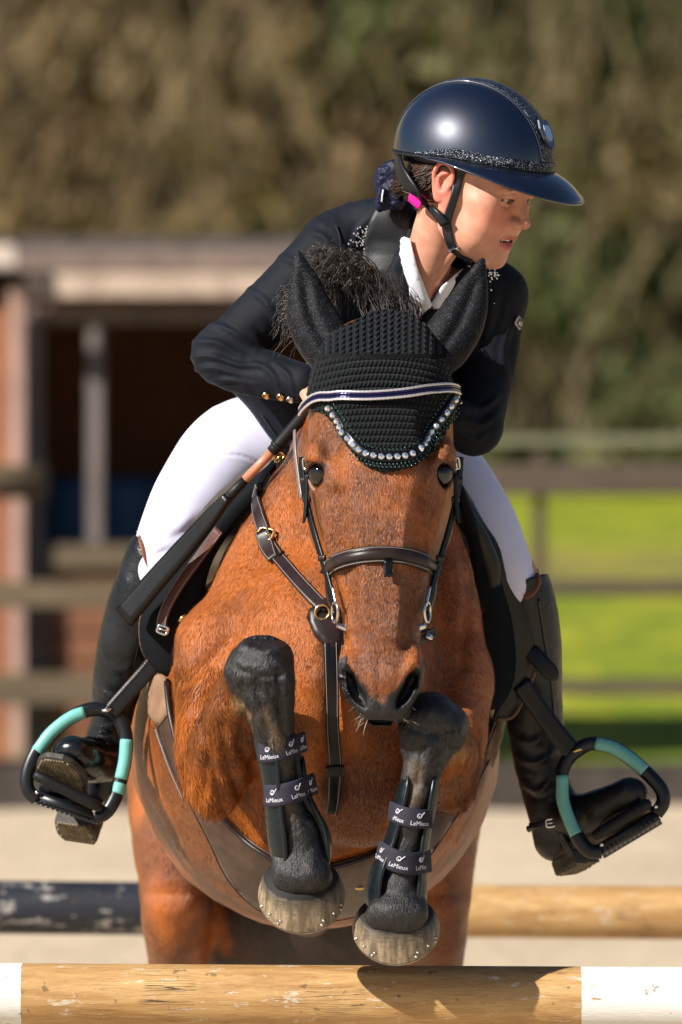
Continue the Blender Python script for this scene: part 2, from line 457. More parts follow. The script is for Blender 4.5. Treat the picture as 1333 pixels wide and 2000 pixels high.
# ------------------------------------------------------------------ materials
MATS = {}
class NT:
    def __init__(s, name):
        s.m = bpy.data.materials.new(name); s.m.use_nodes = True; s.t = s.m.node_tree; s.n = s.t.nodes; s.l = s.t.links
        s.b = s.n['Principled BSDF']; MATS[name] = s.m
    def set(s, **k):
        for a, v in k.items():
            a = a.replace('_', ' ')
            for nm in (a, a.title(), a.capitalize()):
                if nm in s.b.inputs: break
            s.b.inputs[nm].default_value = v
        return s
    def link(s, a, b): s.l.new(a, b)
    def node(s, typ, **k):
        n = s.n.new(typ)
        for a, v in k.items(): setattr(n, a, v)
        return n
    def coord(s, kind='Object'):
        return s.node('ShaderNodeTexCoord').outputs[kind]
    def geo(s): return s.node('ShaderNodeNewGeometry').outputs['Position']
    def attr(s, nm):
        a = s.node('ShaderNodeAttribute'); a.attribute_name = nm; return a
    def mapping(s, vec, scale=(1, 1, 1), rot=(0, 0, 0)):
        m = s.node('ShaderNodeMapping'); m.inputs['Scale'].default_value = scale; m.inputs['Rotation'].default_value = rot
        s.link(vec, m.inputs['Vector']); return m.outputs[0]
    def noise(s, vec, scale, detail=3, rough=.55, dist=0.0):
        n = s.node('ShaderNodeTexNoise'); n.inputs['Scale'].default_value = scale; n.inputs['Detail'].default_value = detail
        n.inputs['Roughness'].default_value = rough; n.inputs['Distortion'].default_value = dist
        if vec is not None: s.link(vec, n.inputs['Vector'])
        return n.outputs['Fac']
    def voronoi(s, vec, scale, feature='F1', out='Distance'):
        n = s.node('ShaderNodeTexVoronoi'); n.feature = feature; n.inputs['Scale'].default_value = scale
        s.link(vec, n.inputs['Vector']); return n.outputs[out]
    def ramp(s, fac, stops, interp='LINEAR'):
        r = s.node('ShaderNodeValToRGB'); r.color_ramp.interpolation = interp
        el = r.color_ramp.elements
        while len(el) < len(stops): el.new(.5)
        for e, (p, c) in zip(el, stops):
            e.position = p; e.color = (c[0], c[1], c[2], 1) if not isinstance(c, (int, float)) else (c, c, c, 1)
        s.link(fac, r.inputs[0]); return r.outputs[0]
    def mix(s, fac, a, b, mode='MIX'):
        m = s.node('ShaderNodeMix'); m.data_type = 'RGBA'; m.blend_type = mode
        for sock, v in ((m.inputs[0], fac), (m.inputs[6], a), (m.inputs[7], b)):
            if isinstance(v, (int, float)): sock.default_value = v if sock.type == 'VALUE' else (v, v, v, 1)
            elif isinstance(v, tuple): sock.default_value = (v[0], v[1], v[2], 1)
            else: s.link(v, sock)
        return m.outputs[2]
    def math(s, op, a, b=None, clamp=False):
        m = s.node('ShaderNodeMath'); m.operation = op; m.use_clamp = clamp
        for sock, v in ((m.inputs[0], a), (m.inputs[1], b)):
            if v is None: continue
            if isinstance(v, (int, float)): sock.default_value = v
            else: s.link(v, sock)
        return m.outputs[0]
    def bump(s, h, strength=.3, dist=.002, prev=None):
        b = s.node('ShaderNodeBump'); b.inputs['Strength'].default_value = strength; b.inputs['Distance'].default_value = dist
        s.link(h, b.inputs['Height'])
        if prev is not None: s.link(prev, b.inputs['Normal'])
        return b.outputs[0]
    def col(s, c):
        if isinstance(c, tuple): s.b.inputs['Base Color'].default_value = (c[0], c[1], c[2], 1)
        else: s.link(c, s.b.inputs['Base Color'])
        return s
    def nor(s, n): s.link(n, s.b.inputs['Normal']); return s
def srgb(r, g, b):
    f = lambda c: ((c/255+.055)/1.055)**2.4 if c > 10 else c/255/12.92
    return (f(r), f(g), f(b))
def simple(name, c, rough=.5, metal=0.0, spec=.5, bscale=None, bstr=.2, bdist=.001, var=0.0, vscale=60, coat=0.0, sheen=0.0, aniso=(1, 1, 1), rvar=0.0):
    t = NT(name); t.set(Roughness=rough, Metallic=metal); t.b.inputs['Specular IOR Level'].default_value = spec
    if coat: t.b.inputs['Coat Weight'].default_value = coat; t.b.inputs['Coat Roughness'].default_value = .05
    if sheen: t.b.inputs['Sheen Weight'].default_value = sheen; t.b.inputs['Sheen Roughness'].default_value = .4
    g = t.mapping(t.geo(), aniso)
    if var:
        n = t.noise(g, vscale, 4); f = t.ramp(n, [(.3, 1-var), (.7, 1+var)]); t.col(t.mix(1.0, c, f, 'MULTIPLY'))
    else: t.col(c)
    if rvar:
        n = t.noise(g, vscale*1.7, 3); t.link(t.ramp(n, [(.3, max(0, rough-rvar)), (.7, min(1, rough+rvar))]), t.b.inputs['Roughness'])
    if bscale: t.nor(t.bump(t.noise(g, bscale, 3), bstr, bdist))
    return t.m
# ================================================================== HORSE
HB = []                                                     # body field
def sym(x, c=744): return 2*c-x
# trunk from chest to croup, axis running away from the camera
HB.append(Chain([(640,1345, 120,150,190),(642,1330,190,215,255),(640,1335,290,248,298),(630,1378,420,286,326),(620,1425,560,326,348),
                 (617,1440,720,356,372),(617,1450,950,360,360),(617,1430,1250,338,338),(612,1400,1500,318,330),(606,1400,1720,285,300),(604,1420,1900,190,220)], k=30))
# neck rising from withers to poll
HB.append(Chain([(744,735,50,100,100),(735,775,110,112,150),(722,830,190,118,190),(700,930,290,138,230),(672,1050,380,168,240),(645,1150,470,215,225)], k=60, sub=2))
HB.append(Chain([(655,1000,470,60,60),(640,960,560,62,60),(630,1010,720,80,60),(620,1090,900,120,60)], k=90, sub=2))       # withers
# shoulders and breast
HB.append(Chain([(580,990,330,66,80),(516,1110,300,76,90),(462,1230,250,76,95),(425,1330,220,70,90)], k=50, sub=2))
HB.append(Chain([(820,1000,360,62,80),(856,1130,330,70,90),(884,1240,300,64,95),(898,1330,280,56,90)], k=50, sub=2))
HB.append(Ell((560,1360,105),(80,130,70),rotz(10),k=55)); HB.append(Ell((735,1380,105),(72,125,70),rotz(-8),k=55))
HB.append(Chain([(650,1250,95,30,40),(650,1400,80,26,40),(650,1540,110,30,40)], k=40, op='s') if False else Chain([(655,1560,170,110,80),(650,1650,330,150,70),(640,1690,480,190,70)], k=60, sub=2))
HB.append(Ell((700,1560,115),(110,95,75),k=40))
# hind legs
def hind(sx, x0):
    HB.append(Chain([(x0,1430,1640,110,150),(x0-4*sx,1590,1560,96,150),(x0-6*sx,1740,1500,76,120),(x0-8*sx,1870,1580,60,80),(x0+4*sx,2000,1700,36,52),
                     (x0+10*sx,2090,1790,33,48),(x0+10*sx,2180,1795,24,32),(x0+10*sx,2320,1770,21,27),(x0+10*sx,2390,1750,30,34),(x0+10*sx,2440,1715,26,28),(x0+10*sx,2465,1695,32,34)], k=40, sub=2))
hind(1, 352); hind(-1, 842)
HB.append(Ell((600,1795,1690),(250,150,165),k=40)); HB.append(Ell((600,1790,1330),(48,40,120),k=40))
# forelegs: upper arm, forearm, knee, cannon, fetlock, pastern
HB.append(Chain([(420,1260,215,74,95),(400,1380,170,58,95),(408,1480,120,62,85),(418,1560,95,34,56)], k=50, sub=3))
HB.append(Chain([(425,1525,100,52,60),(438,1450,-10,62,72),(462,1385,-100,58,70),(494,1322,-180,58,55)], k=45, ref=(1,.6,0), sub=3))
HB.append(Ell((511,1293,-205),(66,56,58),k=18)); HB.append(Ell((540,1335,-215),(40,52,48),k=16)); HB.append(Ell((478,1318,-190),(36,44,46),k=16))
HB.append(Chain([(515,1320,-215,56,54),(527,1392,-210,44,48),(540,1450,-200,33,40),(553,1530,-185,31,40),(566,1585,-172,38,46),(578,1632,-165,50,54),(586,1668,-168,54,48),(588,1712,-186,63,44)], k=16, sub=3))
HB.append(Chain([(890,1330,260,66,85),(895,1440,170,60,85),(880,1530,110,48,70)], k=50, sub=3))
HB.append(Chain([(880,1525,90,46,60),(878,1480,-20,54,62),(866,1440,-85,54,55),(852,1418,-130,54,50)], k=40, ref=(1,.6,0), sub=3))
HB.append(Ell((838,1405,-150),(58,54,56),k=16)); HB.append(Ell((880,1420,-142),(36,40,46),k=16)); HB.append(Ell((815,1440,-148),(36,44,46),k=16))
HB.append(Chain([(846,1425,-155,58,50),(832,1480,-156,42,46),(818,1540,-156,34,40),(803,1610,-156,31,38),(790,1680,-156,38,44),(779,1730,-156,46,52),(775,1755,-160,52,48),(774,1786,-182,62,44)], k=16, sub=3))
# head
HH = []
def hd(y, d): return d-.17*max(0, y-850)
HH.append(Chain([(744,712,10,98,90),(744,745,-8,122,118),(744,790,-25,136,135),(744,850,-40,141,142),(744,930,hd(930,-52),134,144),(744,1000,hd(1000,-58),119,138),
                 (745,1070,hd(1070,-72),101,122),(746,1130,hd(1130,-86),89,104),(747,1190,hd(1190,-98),79,88),(747,1250,hd(1250,-110),72,76),(746,1310,hd(1310,-116),66,70),(746,1352,hd(1352,-118),50,58)], k=20, p=2.5, sub=3))
HH.append(Chain([(744,860,-146,46,40),(744,960,hd(960,-158),46,36),(745,1060,hd(1060,-158),44,32),(746,1150,hd(1150,-158),42,28),(747,1240,hd(1240,-155),38,26)], k=26, sub=2))     # nasal bone
HH.append(Ell((744,800,-128),(84,95,50),k=40))                                                                        # forehead
for sx in (-1, 1):
    cx = 744
    HH.append(Ell((cx+sx*114,886,-124),(32,40,42),rotz(sx*-18),k=20))          # orbital rim
    HH.append(Chain([(cx+sx*98,880,-150,14,18),(cx+sx*116,882,-150,16,22),(cx+sx*132,894,-128,13,20),(cx+sx*138,916,-112,9,12)], k=12, sub=2))
    HH.append(Chain([(cx+sx*126,944,-118,12,16),(cx+sx*106,956,-146,12,14),(cx+sx*92,940,-158,10,12)], k=12, sub=2))
    HH.append(Ell((cx+sx*96,846,-170),(24,40,16),k=34,op='s'))                 # hollow above the eye
    HH.append(Chain([(cx+sx*108,970,-140,15,16),(cx+sx*99,1040,hd(1040,-128),12,14),(cx+sx*86,1110,hd(1110,-128),9,10)], k=20, sub=2))   # facial crest
    HH.append(Ell((cx+sx*92,1000,10),(52,105,80),k=40))                        # jowl
    # nostril wing: broad above, slanting in towards the lip
    HH.append(Chain([(cx+sx*60,1276,-206,18,32),(cx+1+sx*60,1304,-218,25,42),(cx+1+sx*51,1342,-222,26,42),(cx+1+sx*36,1374,-216,22,38),(cx+1+sx*26,1394,-210,20,34)], k=14, sub=2))
HH.append(Ell((745,1340,-232),(34,44,34),k=22))
HH.append(Ell((745,1384,-222),(44,30,44),k=16))                                # upper lip
HH.append(Ell((744,1398,-165),(38,24,50),k=10))                                # lower lip and chin
for sx in (-1, 1):
    HH.append(Chain([(745+sx*68,1300,-266,8,44),(745+sx*62,1318,-278,12,66),(745+sx*54,1342,-280,13,66),(745+sx*42,1366,-280,12,58),(745+sx*33,1384,-276,6,40)], k=7, sub=2, op='s'))
    HH.append(Ell((744+sx*125,924,-132),(27,31,31),rotz(sx*-14),k=8,op='s'))     # eye socket
HH.append(Ell((745,1411,-215),(60,4,70),k=5,op='s'))                           # mouth slit
HORSE = Field(HB+HH)
HEADF = Field(HH[:])
def horse_colour(V):
    x, y, d = V.T
    n = fbm(V, 60, 3, 3); n2 = fbm(V, 14, 9, 2)
    dark = np.zeros(len(V))
    def leg(a, b, r0, r1, lim=40):
        A = np.array(a, float); B = np.array(b, float); t = np.clip(((V-A)@(B-A))/((B-A)@(B-A)), 0, 1)
        return np.linalg.norm(V-(A+t[:, None]*(B-A)), axis=1)-(r0+(r1-r0)*t)
    def s(v, w): return np.clip(.5-(v+n*14+n2*5)/w, 0, 1)
    dark = np.maximum(dark, s(leg((512,1305,-240), (525,1370,-225), 84, 64), 26))
    dark = np.maximum(dark, s(leg((535,1400,-215), (590,1760,-165), 72, 110), 26))
    dark = np.maximum(dark, s(leg((846,1412,-190), (838,1450,-180), 84, 70), 26))
    dark = np.maximum(dark, s(leg((830,1480,-160), (774,1830,-160), 66, 105), 26))
    dark = np.maximum(dark, np.clip((y-1930+n*60)/150, 0, 1)*(d > 900))
    # muzzle
    mz = np.clip((y-(1344-np.abs(x-745)*.85)+n*22+n2*10)/40, 0, 1)*(d < -80)*(np.abs(x-745) < 110)
    for sx in (-1, 1): mz = np.maximum(mz, s(leg((745+sx*67,1308,-225), (745+sx*42,1366,-235), 26, 24), 16)*(d > -252))
    dark = np.maximum(dark, mz)
    # eye rims
    for ex in (620, 868):
        dark = np.maximum(dark, .75*np.clip(1.25-np.sqrt(((x-ex)/30)**2+((y-922)/34)**2)*1.0+n2*.3, 0, 1)*(d < -60))
    # belly and groin: shade between the hind legs put into the coat colour
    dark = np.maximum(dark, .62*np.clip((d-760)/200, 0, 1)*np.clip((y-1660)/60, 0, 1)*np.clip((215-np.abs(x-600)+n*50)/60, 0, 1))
    face = (d < 40)*(np.abs(x-744) < 150)*(y > 700)*(y < 1430)
    gold = np.clip(.50+fbm(V, 110, 21, 3)*2.2+.25*(d > 60)*(y < 1350)-face*.95*np.exp(-((x-752)/58)**2)+face*.28*np.exp(-((np.abs(x-744)-75)/36)**2)*(y > 1000), 0, 1)
    # paler gold backs of the forelegs
    back = s(leg((480,1370,-190), (535,1480,-190), 20, 14), 20)*.8+s(leg((900,1480,-120), (860,1560,-150), 22, 16), 20)*.7
    back = np.maximum(back, s(leg((524,1392,-240), (545,1450,-235), 16, 16), 26)*.3); back = np.maximum(back, s(leg((814,1500,-195), (806,1560,-190), 12, 12), 24)*.28); back = np.maximum(back, s(leg((560,1560,-215), (566,1600,-210), 14, 14), 26)*.15)
    return dark, gold, np.clip(back, 0, 1)
def coat_material():
    t = NT('coat'); p = t.geo()
    flow = t.mapping(p, (1, 1, .28)); 
    warp = t.noise(p, 9, 3, .5)
    wv = t.node('ShaderNodeVectorMath', operation='ADD'); sc_ = t.node('ShaderNodeVectorMath', operation='SCALE'); sc_.inputs['Scale'].default_value = .02
    nz = t.node('ShaderNodeTexNoise'); nz.inputs['Scale'].default_value = 14; nz.inputs['Detail'].default_value = 3; t.link(p, nz.inputs['Vector'])
    t.link(nz.outputs['Color'], sc_.inputs[0]); t.link(flow, wv.inputs[0]); t.link(sc_.outputs[0], wv.inputs[1]); fv = wv.outputs[0]
    hair = t.noise(fv, 420, 5, .7, .3); hair2 = t.noise(fv, 130, 4, .6, .4)
    gold = t.attr('gold').outputs['Fac']; dark = t.attr('dark').outputs['Fac']; back = t.attr('back').outputs['Fac']
    c = t.mix(gold, (.085, .014, .002), (.42, .098, .007))
    c = t.mix(t.ramp(hair2, [(.35, 0.0), (.65, 1.0)]), c, t.mix(.45, c, (.04, .008, .002)))
    c = t.mix(t.ramp(hair, [(.42, .0), (.66, .6)]), c, (.52, .165, .018))
    db = t.mix(t.ramp(hair2, [(.4, 0.0), (.75, 1.0)]), (.004, .004, .006), (.013, .010, .010))
    db = t.mix(t.ramp(hair, [(.62, 0.0), (.85, .22)]), db, (.09, .08, .075))
    edge = t.math('ADD', dark, t.math('MULTIPLY', t.math('SUBTRACT', hair, .5), .9)); edge = t.ramp(edge, [(.35, 0.0), (.65, 1.0)])
    c = t.mix(edge, c, db)
    c = t.mix(t.math('MULTIPLY', back, t.ramp(hair, [(.4, .3), (.6, 1.0)])), c, (.42, .26, .12))
    t.col(c)
    t.link(t.mix(edge, .34, .42), t.b.inputs['Roughness']); t.b.inputs['Specular IOR Level'].default_value = .6
    t.b.inputs['Sheen Weight'].default_value = .0; t.b.inputs['Sheen Roughness'].default_value = .35; t.b.inputs['Sheen Tint'].default_value = (1, .7, .45, 1)
    def vb(h, st0, st1, dist, prev=None):
        b = t.node('ShaderNodeBump'); b.inputs['Distance'].default_value = dist; t.link(h, b.inputs['Height']); t.link(t.mix(edge, st0, st1), b.inputs['Strength'])
        if prev is not None: t.link(prev, b.inputs['Normal'])
        return b.outputs[0]
    t.nor(vb(hair, .9, .6, .0032, vb(hair2, .5, .45, .005)))
    return t.m
M_coat = coat_material()
M_eye = simple('horse_eye', (.008, .004, .003), .03, spec=.8)
M_black_hair = NT('black_hair'); 
_t = M_black_hair; _hh = _t.noise(_t.mapping(_t.geo(), (1,1,.5)), 160, 4); _t.col(_t.mix(_t.ramp(_hh, [(.4, 0.0), (.7, 1.0)]), (.008, .0065, .006), (.075, .055, .045))); _t.set(Roughness=.42)
M_black_hair = _t.m
horse = empty('horse', W1(617, 1450, 900), 'bay horse with black ear bonnet jumping over the poles', 'horse')
V, F = mesh_field(HORSE, 3.8, far=300, sm=1)
# muscle and skin relief
N = vnormals(V, F); 
fine = np.clip((500-V[:, 2])/300, 0, 1)
onface = np.clip((1430-V[:, 1])/60, 0, 1)*np.clip((60-V[:, 2])/60, 0, 1)*(np.abs(V[:, 0]-744) < 160)
amp = 6.5*(1-.75*onface)
V = V+N*(fbm(V, 95, 5, 2)*amp+fbm(V, 30, 6, 2)*(1.6-1.0*onface))[:, None]
lg = np.clip((-60-V[:, 2])/60, 0, 1)*np.clip((V[:, 1]-1225)/30, 0, 1)*(1-(np.abs(V[:, 0]-745) < 92)*(V[:, 1] < 1425)*(V[:, 2] < -175))
V = V+N*(fbm(V, 42, 77, 2)*5.5*lg+fbm(V, 15, 78, 2)*.5*lg)[:, None]
def groove(V, N, path, w, depth):
    P = np.asarray(path, float); best = np.full(len(V), 1e9)
    for i in range(len(P)-1):
        a = P[i]; e = P[i+1]-a; t = np.clip(((V[:, :2]-a)@e)/(e@e), 0, 1); best = np.minimum(best, np.hypot(*(V[:, :2]-a-t[:, None]*e).T))
    g = np.exp(-(best/w)**2)*(V[:, 2] < 420)*(N[:, 2] < -.05)
    return V-N*(g*depth)[:, None]
for pth, w_, dp in [([(650,1270),(652,1400),(648,1520)], 26, 16), ([(360,1330),(410,1290),(450,1250)], 14, 9), ([(385,1400),(400,1480),(395,1560)], 10, 8),
                    ([(430,1420),(445,1490),(470,1545)], 12, 10), ([(480,1400),(470,1460),(520,1530)], 12, 9), ([(905,1000),(915,1150),(905,1300)], 12, 6),
                    ([(890,1480),(905,1540)], 10, 8), ([(404,1440),(418,1520),(440,1580)], 9, 8), ([(500,1250),(560,1230),(610,1300)], 16, 7), ([(500,1330),(512,1385),(528,1440)], 7, 6), ([(545,1320),(548,1380),(556,1430)], 7, 5), ([(476,1262),(512,1275),(552,1268)], 8, -5), ([(470,1310),(508,1322),(556,1316)], 7, 4), ([(830,1440),(822,1490),(815,1530)], 7, 5), ([(862,1440),(850,1490),(838,1530)], 7, 5), ([(800,1420),(840,1432),(885,1426)], 7, 4),
    ([(660,965),(668,1060),(684,1180),(696,1260)], 15, 8), ([(828,965),(820,1060),(806,1180),(796,1260)], 15, 9), ([(640,860),(655,920),(662,970)], 12, 5), ([(848,860),(834,920),(828,970)], 12, 5), ([(700,1010),(712,1120),(716,1220)], 9, -3), ([(790,1010),(780,1120),(776,1220)], 9, -3), ([(640,1010),(655,1080),(672,1150)], 5, -3), ([(846,1010),(834,1080),(820,1150)], 5, -3), ([(740,1290),(742,1340),(744,1390)], 8, 4)]:
    V = groove(V, N, pth, w_, dp)
dark, gold, back = horse_colour(V)
HV = V; HN = vnormals(V, F)
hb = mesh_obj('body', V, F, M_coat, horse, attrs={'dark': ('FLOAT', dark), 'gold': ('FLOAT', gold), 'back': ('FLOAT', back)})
log('horse body', len(V))
def ell_mesh(c, r, rot=None, nu=24, nv=16, a0=0.0, a1=math.pi):
    V = []; 
    for i in range(nv+1):
        t = a0+(a1-a0)*i/nv
        for j in range(nu):
            q = 2*math.pi*j/nu; V.append((math.sin(t)*math.cos(q), -math.cos(t), math.sin(t)*math.sin(q)))
    V = np.array(V)*np.asarray(r, float)
    if rot is not None: V = V@np.asarray(rot)
    V = V+np.asarray(c, float)
    F = [(i*nu+j, i*nu+(j+1) % nu, (i+1)*nu+(j+1) % nu, (i+1)*nu+j) for i in range(nv) for j in range(nu)]
    return V, F
for sx in (-1, 1):
    Ve, Fe = ell_mesh((744+sx*114, 925, -105), (29, 31, 35)); eye = mesh_obj('eye', Ve, Fe, M_eye, horse)
    # lids and rim: two lidded folds over the ball
    up = crom([(744+sx*144,922,-104),(744+sx*136,902,-130),(744+sx*116,895,-147),(744+sx*97,909,-151),(744+sx*87,938,-148)], 5)
    lo = crom([(744+sx*143,930,-102),(744+sx*131,955,-121),(744+sx*111,962,-138),(744+sx*89,947,-147)], 5)
    for nm, pth, rr in (('upper_eyelid', up, 9.5), ('lower_eyelid', lo, 5)):
        Vt, Ft = tube(pth, rr*np.sin(np.linspace(.5, math.pi-.5, len(pth))), 8)
        mesh_obj(nm, Vt, Ft, simple(nm+'_skin', (.055, .018, .007) if nm[0] == 'u' else (.20, .105, .05), .5) if nm+'_skin' not in MATS else MATS[nm+'_skin'], horse)
# hooves
def hoof_material():
    t = NT('hoof_horn'); p = t.geo()
    ring = t.noise(t.mapping(p, (1, 1, 7)), 60, 3); st_ = t.noise(t.mapping(p, (5, 5, 1)), 26, 2)
    h = t.attr('hgt').outputs['Fac']
    c = t.mix(t.ramp(st_, [(.35, 0.0), (.65, 1.0)]), (.12, .085, .050), (.29, .215, .135))
    dk = t.math('ADD', t.math('MULTIPLY', h, -1.0), 1.0); 
    c = t.mix(t.ramp(t.math('ADD', h, t.math('MULTIPLY', ring, .5)), [(.35, 1.0), (.85, 0.0)]), c, (.045, .036, .026))
    c = t.mix(t.ramp(t.noise(p, 90, 4), [(.55, 0.0), (.66, .6)]), c, (.07, .055, .038))
    c = t.mix(t.ramp(t.math('ADD', h, t.math('MULTIPLY', st_, .16)), [(.17, 1.0), (.24, 0.0)]), c, (.006, .005, .005))
    t.col(c); t.link(t.ramp(h, [(.16, .75), (.24, .30)]), t.b.inputs['Roughness']); t.b.inputs['Specular IOR Level'].default_value = .45
    t.nor(t.bump(ring, .35, .0010)); return t.m
M_hoof = hoof_material()
def hoof(c0, a0, f0, c1, a1, f1, nail=True, parent=horse):
    """coronet ring (centre, half width, forward vector) to rim ring; closed with a concave sole"""
    c0, f0, c1, f1 = [np.asarray(q, float) for q in (c0, f0, c1, f1)]
    n = 44; rows = []; H = []
    for t in (-.22, 0, .12, .3, .5, .7, .86, .96, 1.0):
        c = c0+(c1-c0)*t; a = a0+(a1-a0)*max(t, 0)**.85; f = f0+(f1-f0)*max(t, 0)
        bulge = 1+.02*math.sin(math.pi*t) if t >= 0 else .62
        for j in range(n):
            q = 2*math.pi*j/n; cs, sn = math.cos(q), math.sin(q)
            back_ = .72 if sn < 0 else 1.0
            rows.append(c+np.array([a*cs*bulge, 0, 0])+f*sn*back_*bulge); H.append(t)
    nr = 9
    nrm_ = np.cross(np.array([1., 0, 0]), nrm(f1)); 
    if nrm_@(c1-c0) < 0: nrm_ = -nrm_
    for sc_, dp, hh in ((.86, 0, 1), (.80, -10, 1), (.4, -16, 1), (.02, -14, 1)):
        for j in range(n):
            q = 2*math.pi*j/n; cs, sn = math.cos(q), math.sin(q); back_ = .72 if sn < 0 else 1.0
            rows.append(c1+(np.array([a1*cs, 0, 0])+f1*sn*back_)*sc_+nrm_*dp); H.append(hh)
    tot = nr+4
    Fh = [(i*n+j, i*n+(j+1) % n, (i+1)*n+(j+1) % n, (i+1)*n+j) for i in range(tot-1) for j in range(n)]
    o = mesh_obj('hoof', rows, Fh, M_hoof, parent, attrs={'hgt': ('FLOAT', H)})
    bm = bmesh.new(); bm.from_mesh(o.data); bmesh.ops.recalc_face_normals(bm, faces=bm.faces); bm.to_mesh(o.data); bm.free()
    if nail:
        mb = MB()
        for q in (205, 222, 240, 300, 318, 335) if False else (25, 42, 60, 120, 138, 155):
            for tt in (.78, .88):
                c = c0+(c1-c0)*tt; a = a0+(a1-a0)*tt**.85; f = f0+(f1-f0)*tt; q_ = R(q+(tt-.8)*30)
                pnt = c+np.array([a*math.cos(q_)*1.015, 0, 0])+f*math.sin(q_)*1.015
                if tt > .8 and q in (42, 138): continue
                V_, F_ = ell_mesh(pnt, (3.6, 3.0, 3.0), nu=8, nv=5); mesh_obj('nail', V_, F_, MATS.get('nail_metal') or simple('nail_metal', (.5, .45, .36), .3, metal=.9), o)
        sh = []
        for t in range(-14, 195, 6):
            q = R(t); sh.append(c1+(np.array([a1*math.cos(q)*.93, 0, 0])+f1*math.sin(q)*(.93 if math.sin(q) > 0 else .7))+nrm_*4)
        Vs, Fs = tube(sh, 6, 8, flat=.8); mesh_obj('horseshoe', Vs, Fs, MATS.get('shoe_metal') or simple('shoe_metal', (.32, .30, .28), .35, metal=1.0, bscale=300, var=.3), o)
    return o
hoof((588,1708,-158), 70, (0,42,-52), (590,1748,-150), 86, (0,76,-58))
hoof((774,1778,-156), 70, (0,38,-50), (774,1812,-150), 86, (0,73,-58))
for hx in (362, 832):
    hoof((hx,2455,1700), 34, (0,6,-30), (hx,gy(1680)-2,1680), 46, (0,0,-48), nail=False)
# hair helpers
def strands(paths, name, mat, parent, rad=1.2, taper=True, n=3):
    mb = MB()
    for P in paths:
        m = len(P); r = np.full(m, rad) if not taper else rad*(1-np.linspace(0, 1, m)**2*.85)
        V_, F_ = tube(P, r, n, cap=False); mb.add(V_, F_)
    return mb.build(name, mat, parent, smooth=True)
rng = np.random.default_rng(7)
# tail
tp = []
for i in range(260):
    a = rng.normal(0, 1, 2); b0 = np.array([604+a[0]*14, 1290+rng.normal(0, 10), 2075+a[1]*8])
    tp.append(crom([b0, b0+(a[0]*16, 120, 45), b0+(a[0]*34+rng.normal(0, 12), 380+rng.normal(0, 40), 60+rng.normal(0, 20)), b0+(a[0]*42+rng.normal(0, 26), 650+rng.normal(0, 90), 30+rng.normal(0, 30))], 5))
strands(tp, 'tail', M_black_hair, horse, 4.5)
HB.append(Chain([(604,1230,1960,60,60),(604,1275,2060,26,26)], k=30)) if False else None
# ================================================================== GROUND, SHELTER, FENCES, WOODS
def sand_material():
    t = NT('arena_sand'); p = t.geo()
    a = t.noise(p, 1.1, 4, .6); b = t.noise(p, 26, 5, .7); c3 = t.voronoi(p, 60)
    c = t.mix(t.ramp(a, [(.35, 0.0), (.65, 1.0)]), (.56, .45, .31), (.68, .56, .40))
    c = t.mix(t.ramp(b, [(.35, .45), (.6, 0.0)]), c, (.42, .30, .19))
    t.col(c); t.set(Roughness=.95); t.b.inputs['Specular IOR Level'].default_value = .1
    t.nor(t.bump(t.noise(p, 7, 4, .65), .8, .03, t.bump(b, .6, .012))); return t.m
def grass_material(name='pasture_grass'):
    t = NT(name); p = t.geo()
    a = t.noise(t.mapping(p, (1, .35, 1)), .9, 4, .6); b = t.noise(t.mapping(p, (1, .3, 1)), 3.0, 4, .7)
    c = t.mix(t.ramp(a, [(.40, 0.0), (.60, 1.0)]), (.17, .25, .012), (.46, .43, .03))
    c = t.mix(t.ramp(b, [(.42, .7), (.6, 0.0)]), c, (.14, .19, .022))
    sp = t.node('ShaderNodeSeparateXYZ'); t.link(p, sp.inputs[0])
    dirt = t.math('ADD', t.math('MULTIPLY', t.noise(p, .16, 3), 40), t.math('MULTIPLY', sp.outputs['Y'], .0))
    band = t.ramp(t.math('DIVIDE', t.math('ADD', sp.outputs['Y'], t.math('MULTIPLY', t.noise(p, .25, 3), 22)), 120), [(.52, 0.0), (.56, .8), (.62, .75), (.66, 0.0)])
    c = t.mix(t.math('MULTIPLY', band, t.ramp(t.noise(p, .5, 3), [(.42, 0.0), (.52, 1.0)])), c, (.26, .17, .09))
    t.col(c); t.set(Roughness=.9); t.b.inputs['Specular IOR Level'].default_value = .15
    t.nor(t.bump(t.noise(p, 9, 4), 1.0, .08)); return t.m
M_sand = sand_material(); M_grass = grass_material()
def grid_plane(name, x0, x1, y0, y1, nx, ny, mat, zf=lambda x, y: 0*x, label=None):
    X, Y = np.meshgrid(np.linspace(x0, x1, nx), np.linspace(y0, y1, ny)); Z = zf(X, Y)
    V = np.stack([X, Y, Z], -1).reshape(-1, 3)
    F = np.array([(j*nx+i, j*nx+i+1, (j+1)*nx+i+1, (j+1)*nx+i) for j in range(ny-1) for i in range(nx-1)])
    return tag(mesh_obj(name, V, F, mat, world=True), kind='structure')
grid_plane('ground', -600, 600, -60, 900, 3, 3, M_grass, lambda x, y: 0*x-.03)
grid_plane('arena_sand', -30, 30, -30, 16.6, 240, 186, M_sand, lambda x, y: .018*vnoise(np.stack([x, y, x*0], -1).reshape(-1, 3), .7, 3).reshape(x.shape)+.01*vnoise(np.stack([x, y, x*0], -1).reshape(-1, 3), .22, 5).reshape(x.shape))
t = NT('shaded_verge_earth'); n_ = t.noise(t.geo(), 6, 5, .7); t.col(t.ramp(n_, [(.35, (.035, .030, .026)), (.65, (.085, .072, .058))])); t.set(Roughness=.95); t.nor(t.bump(n_, .8, .03)); M_verge = t.m  # bare earth, with the shade strip under the fence put into its colour
grid_plane('verge', -30, 30, 16.6, 20.2, 60, 12, M_verge, lambda x, y: .004+.02*vnoise(np.stack([x, y, x*0], -1).reshape(-1, 3), .6, 8).reshape(x.shape))
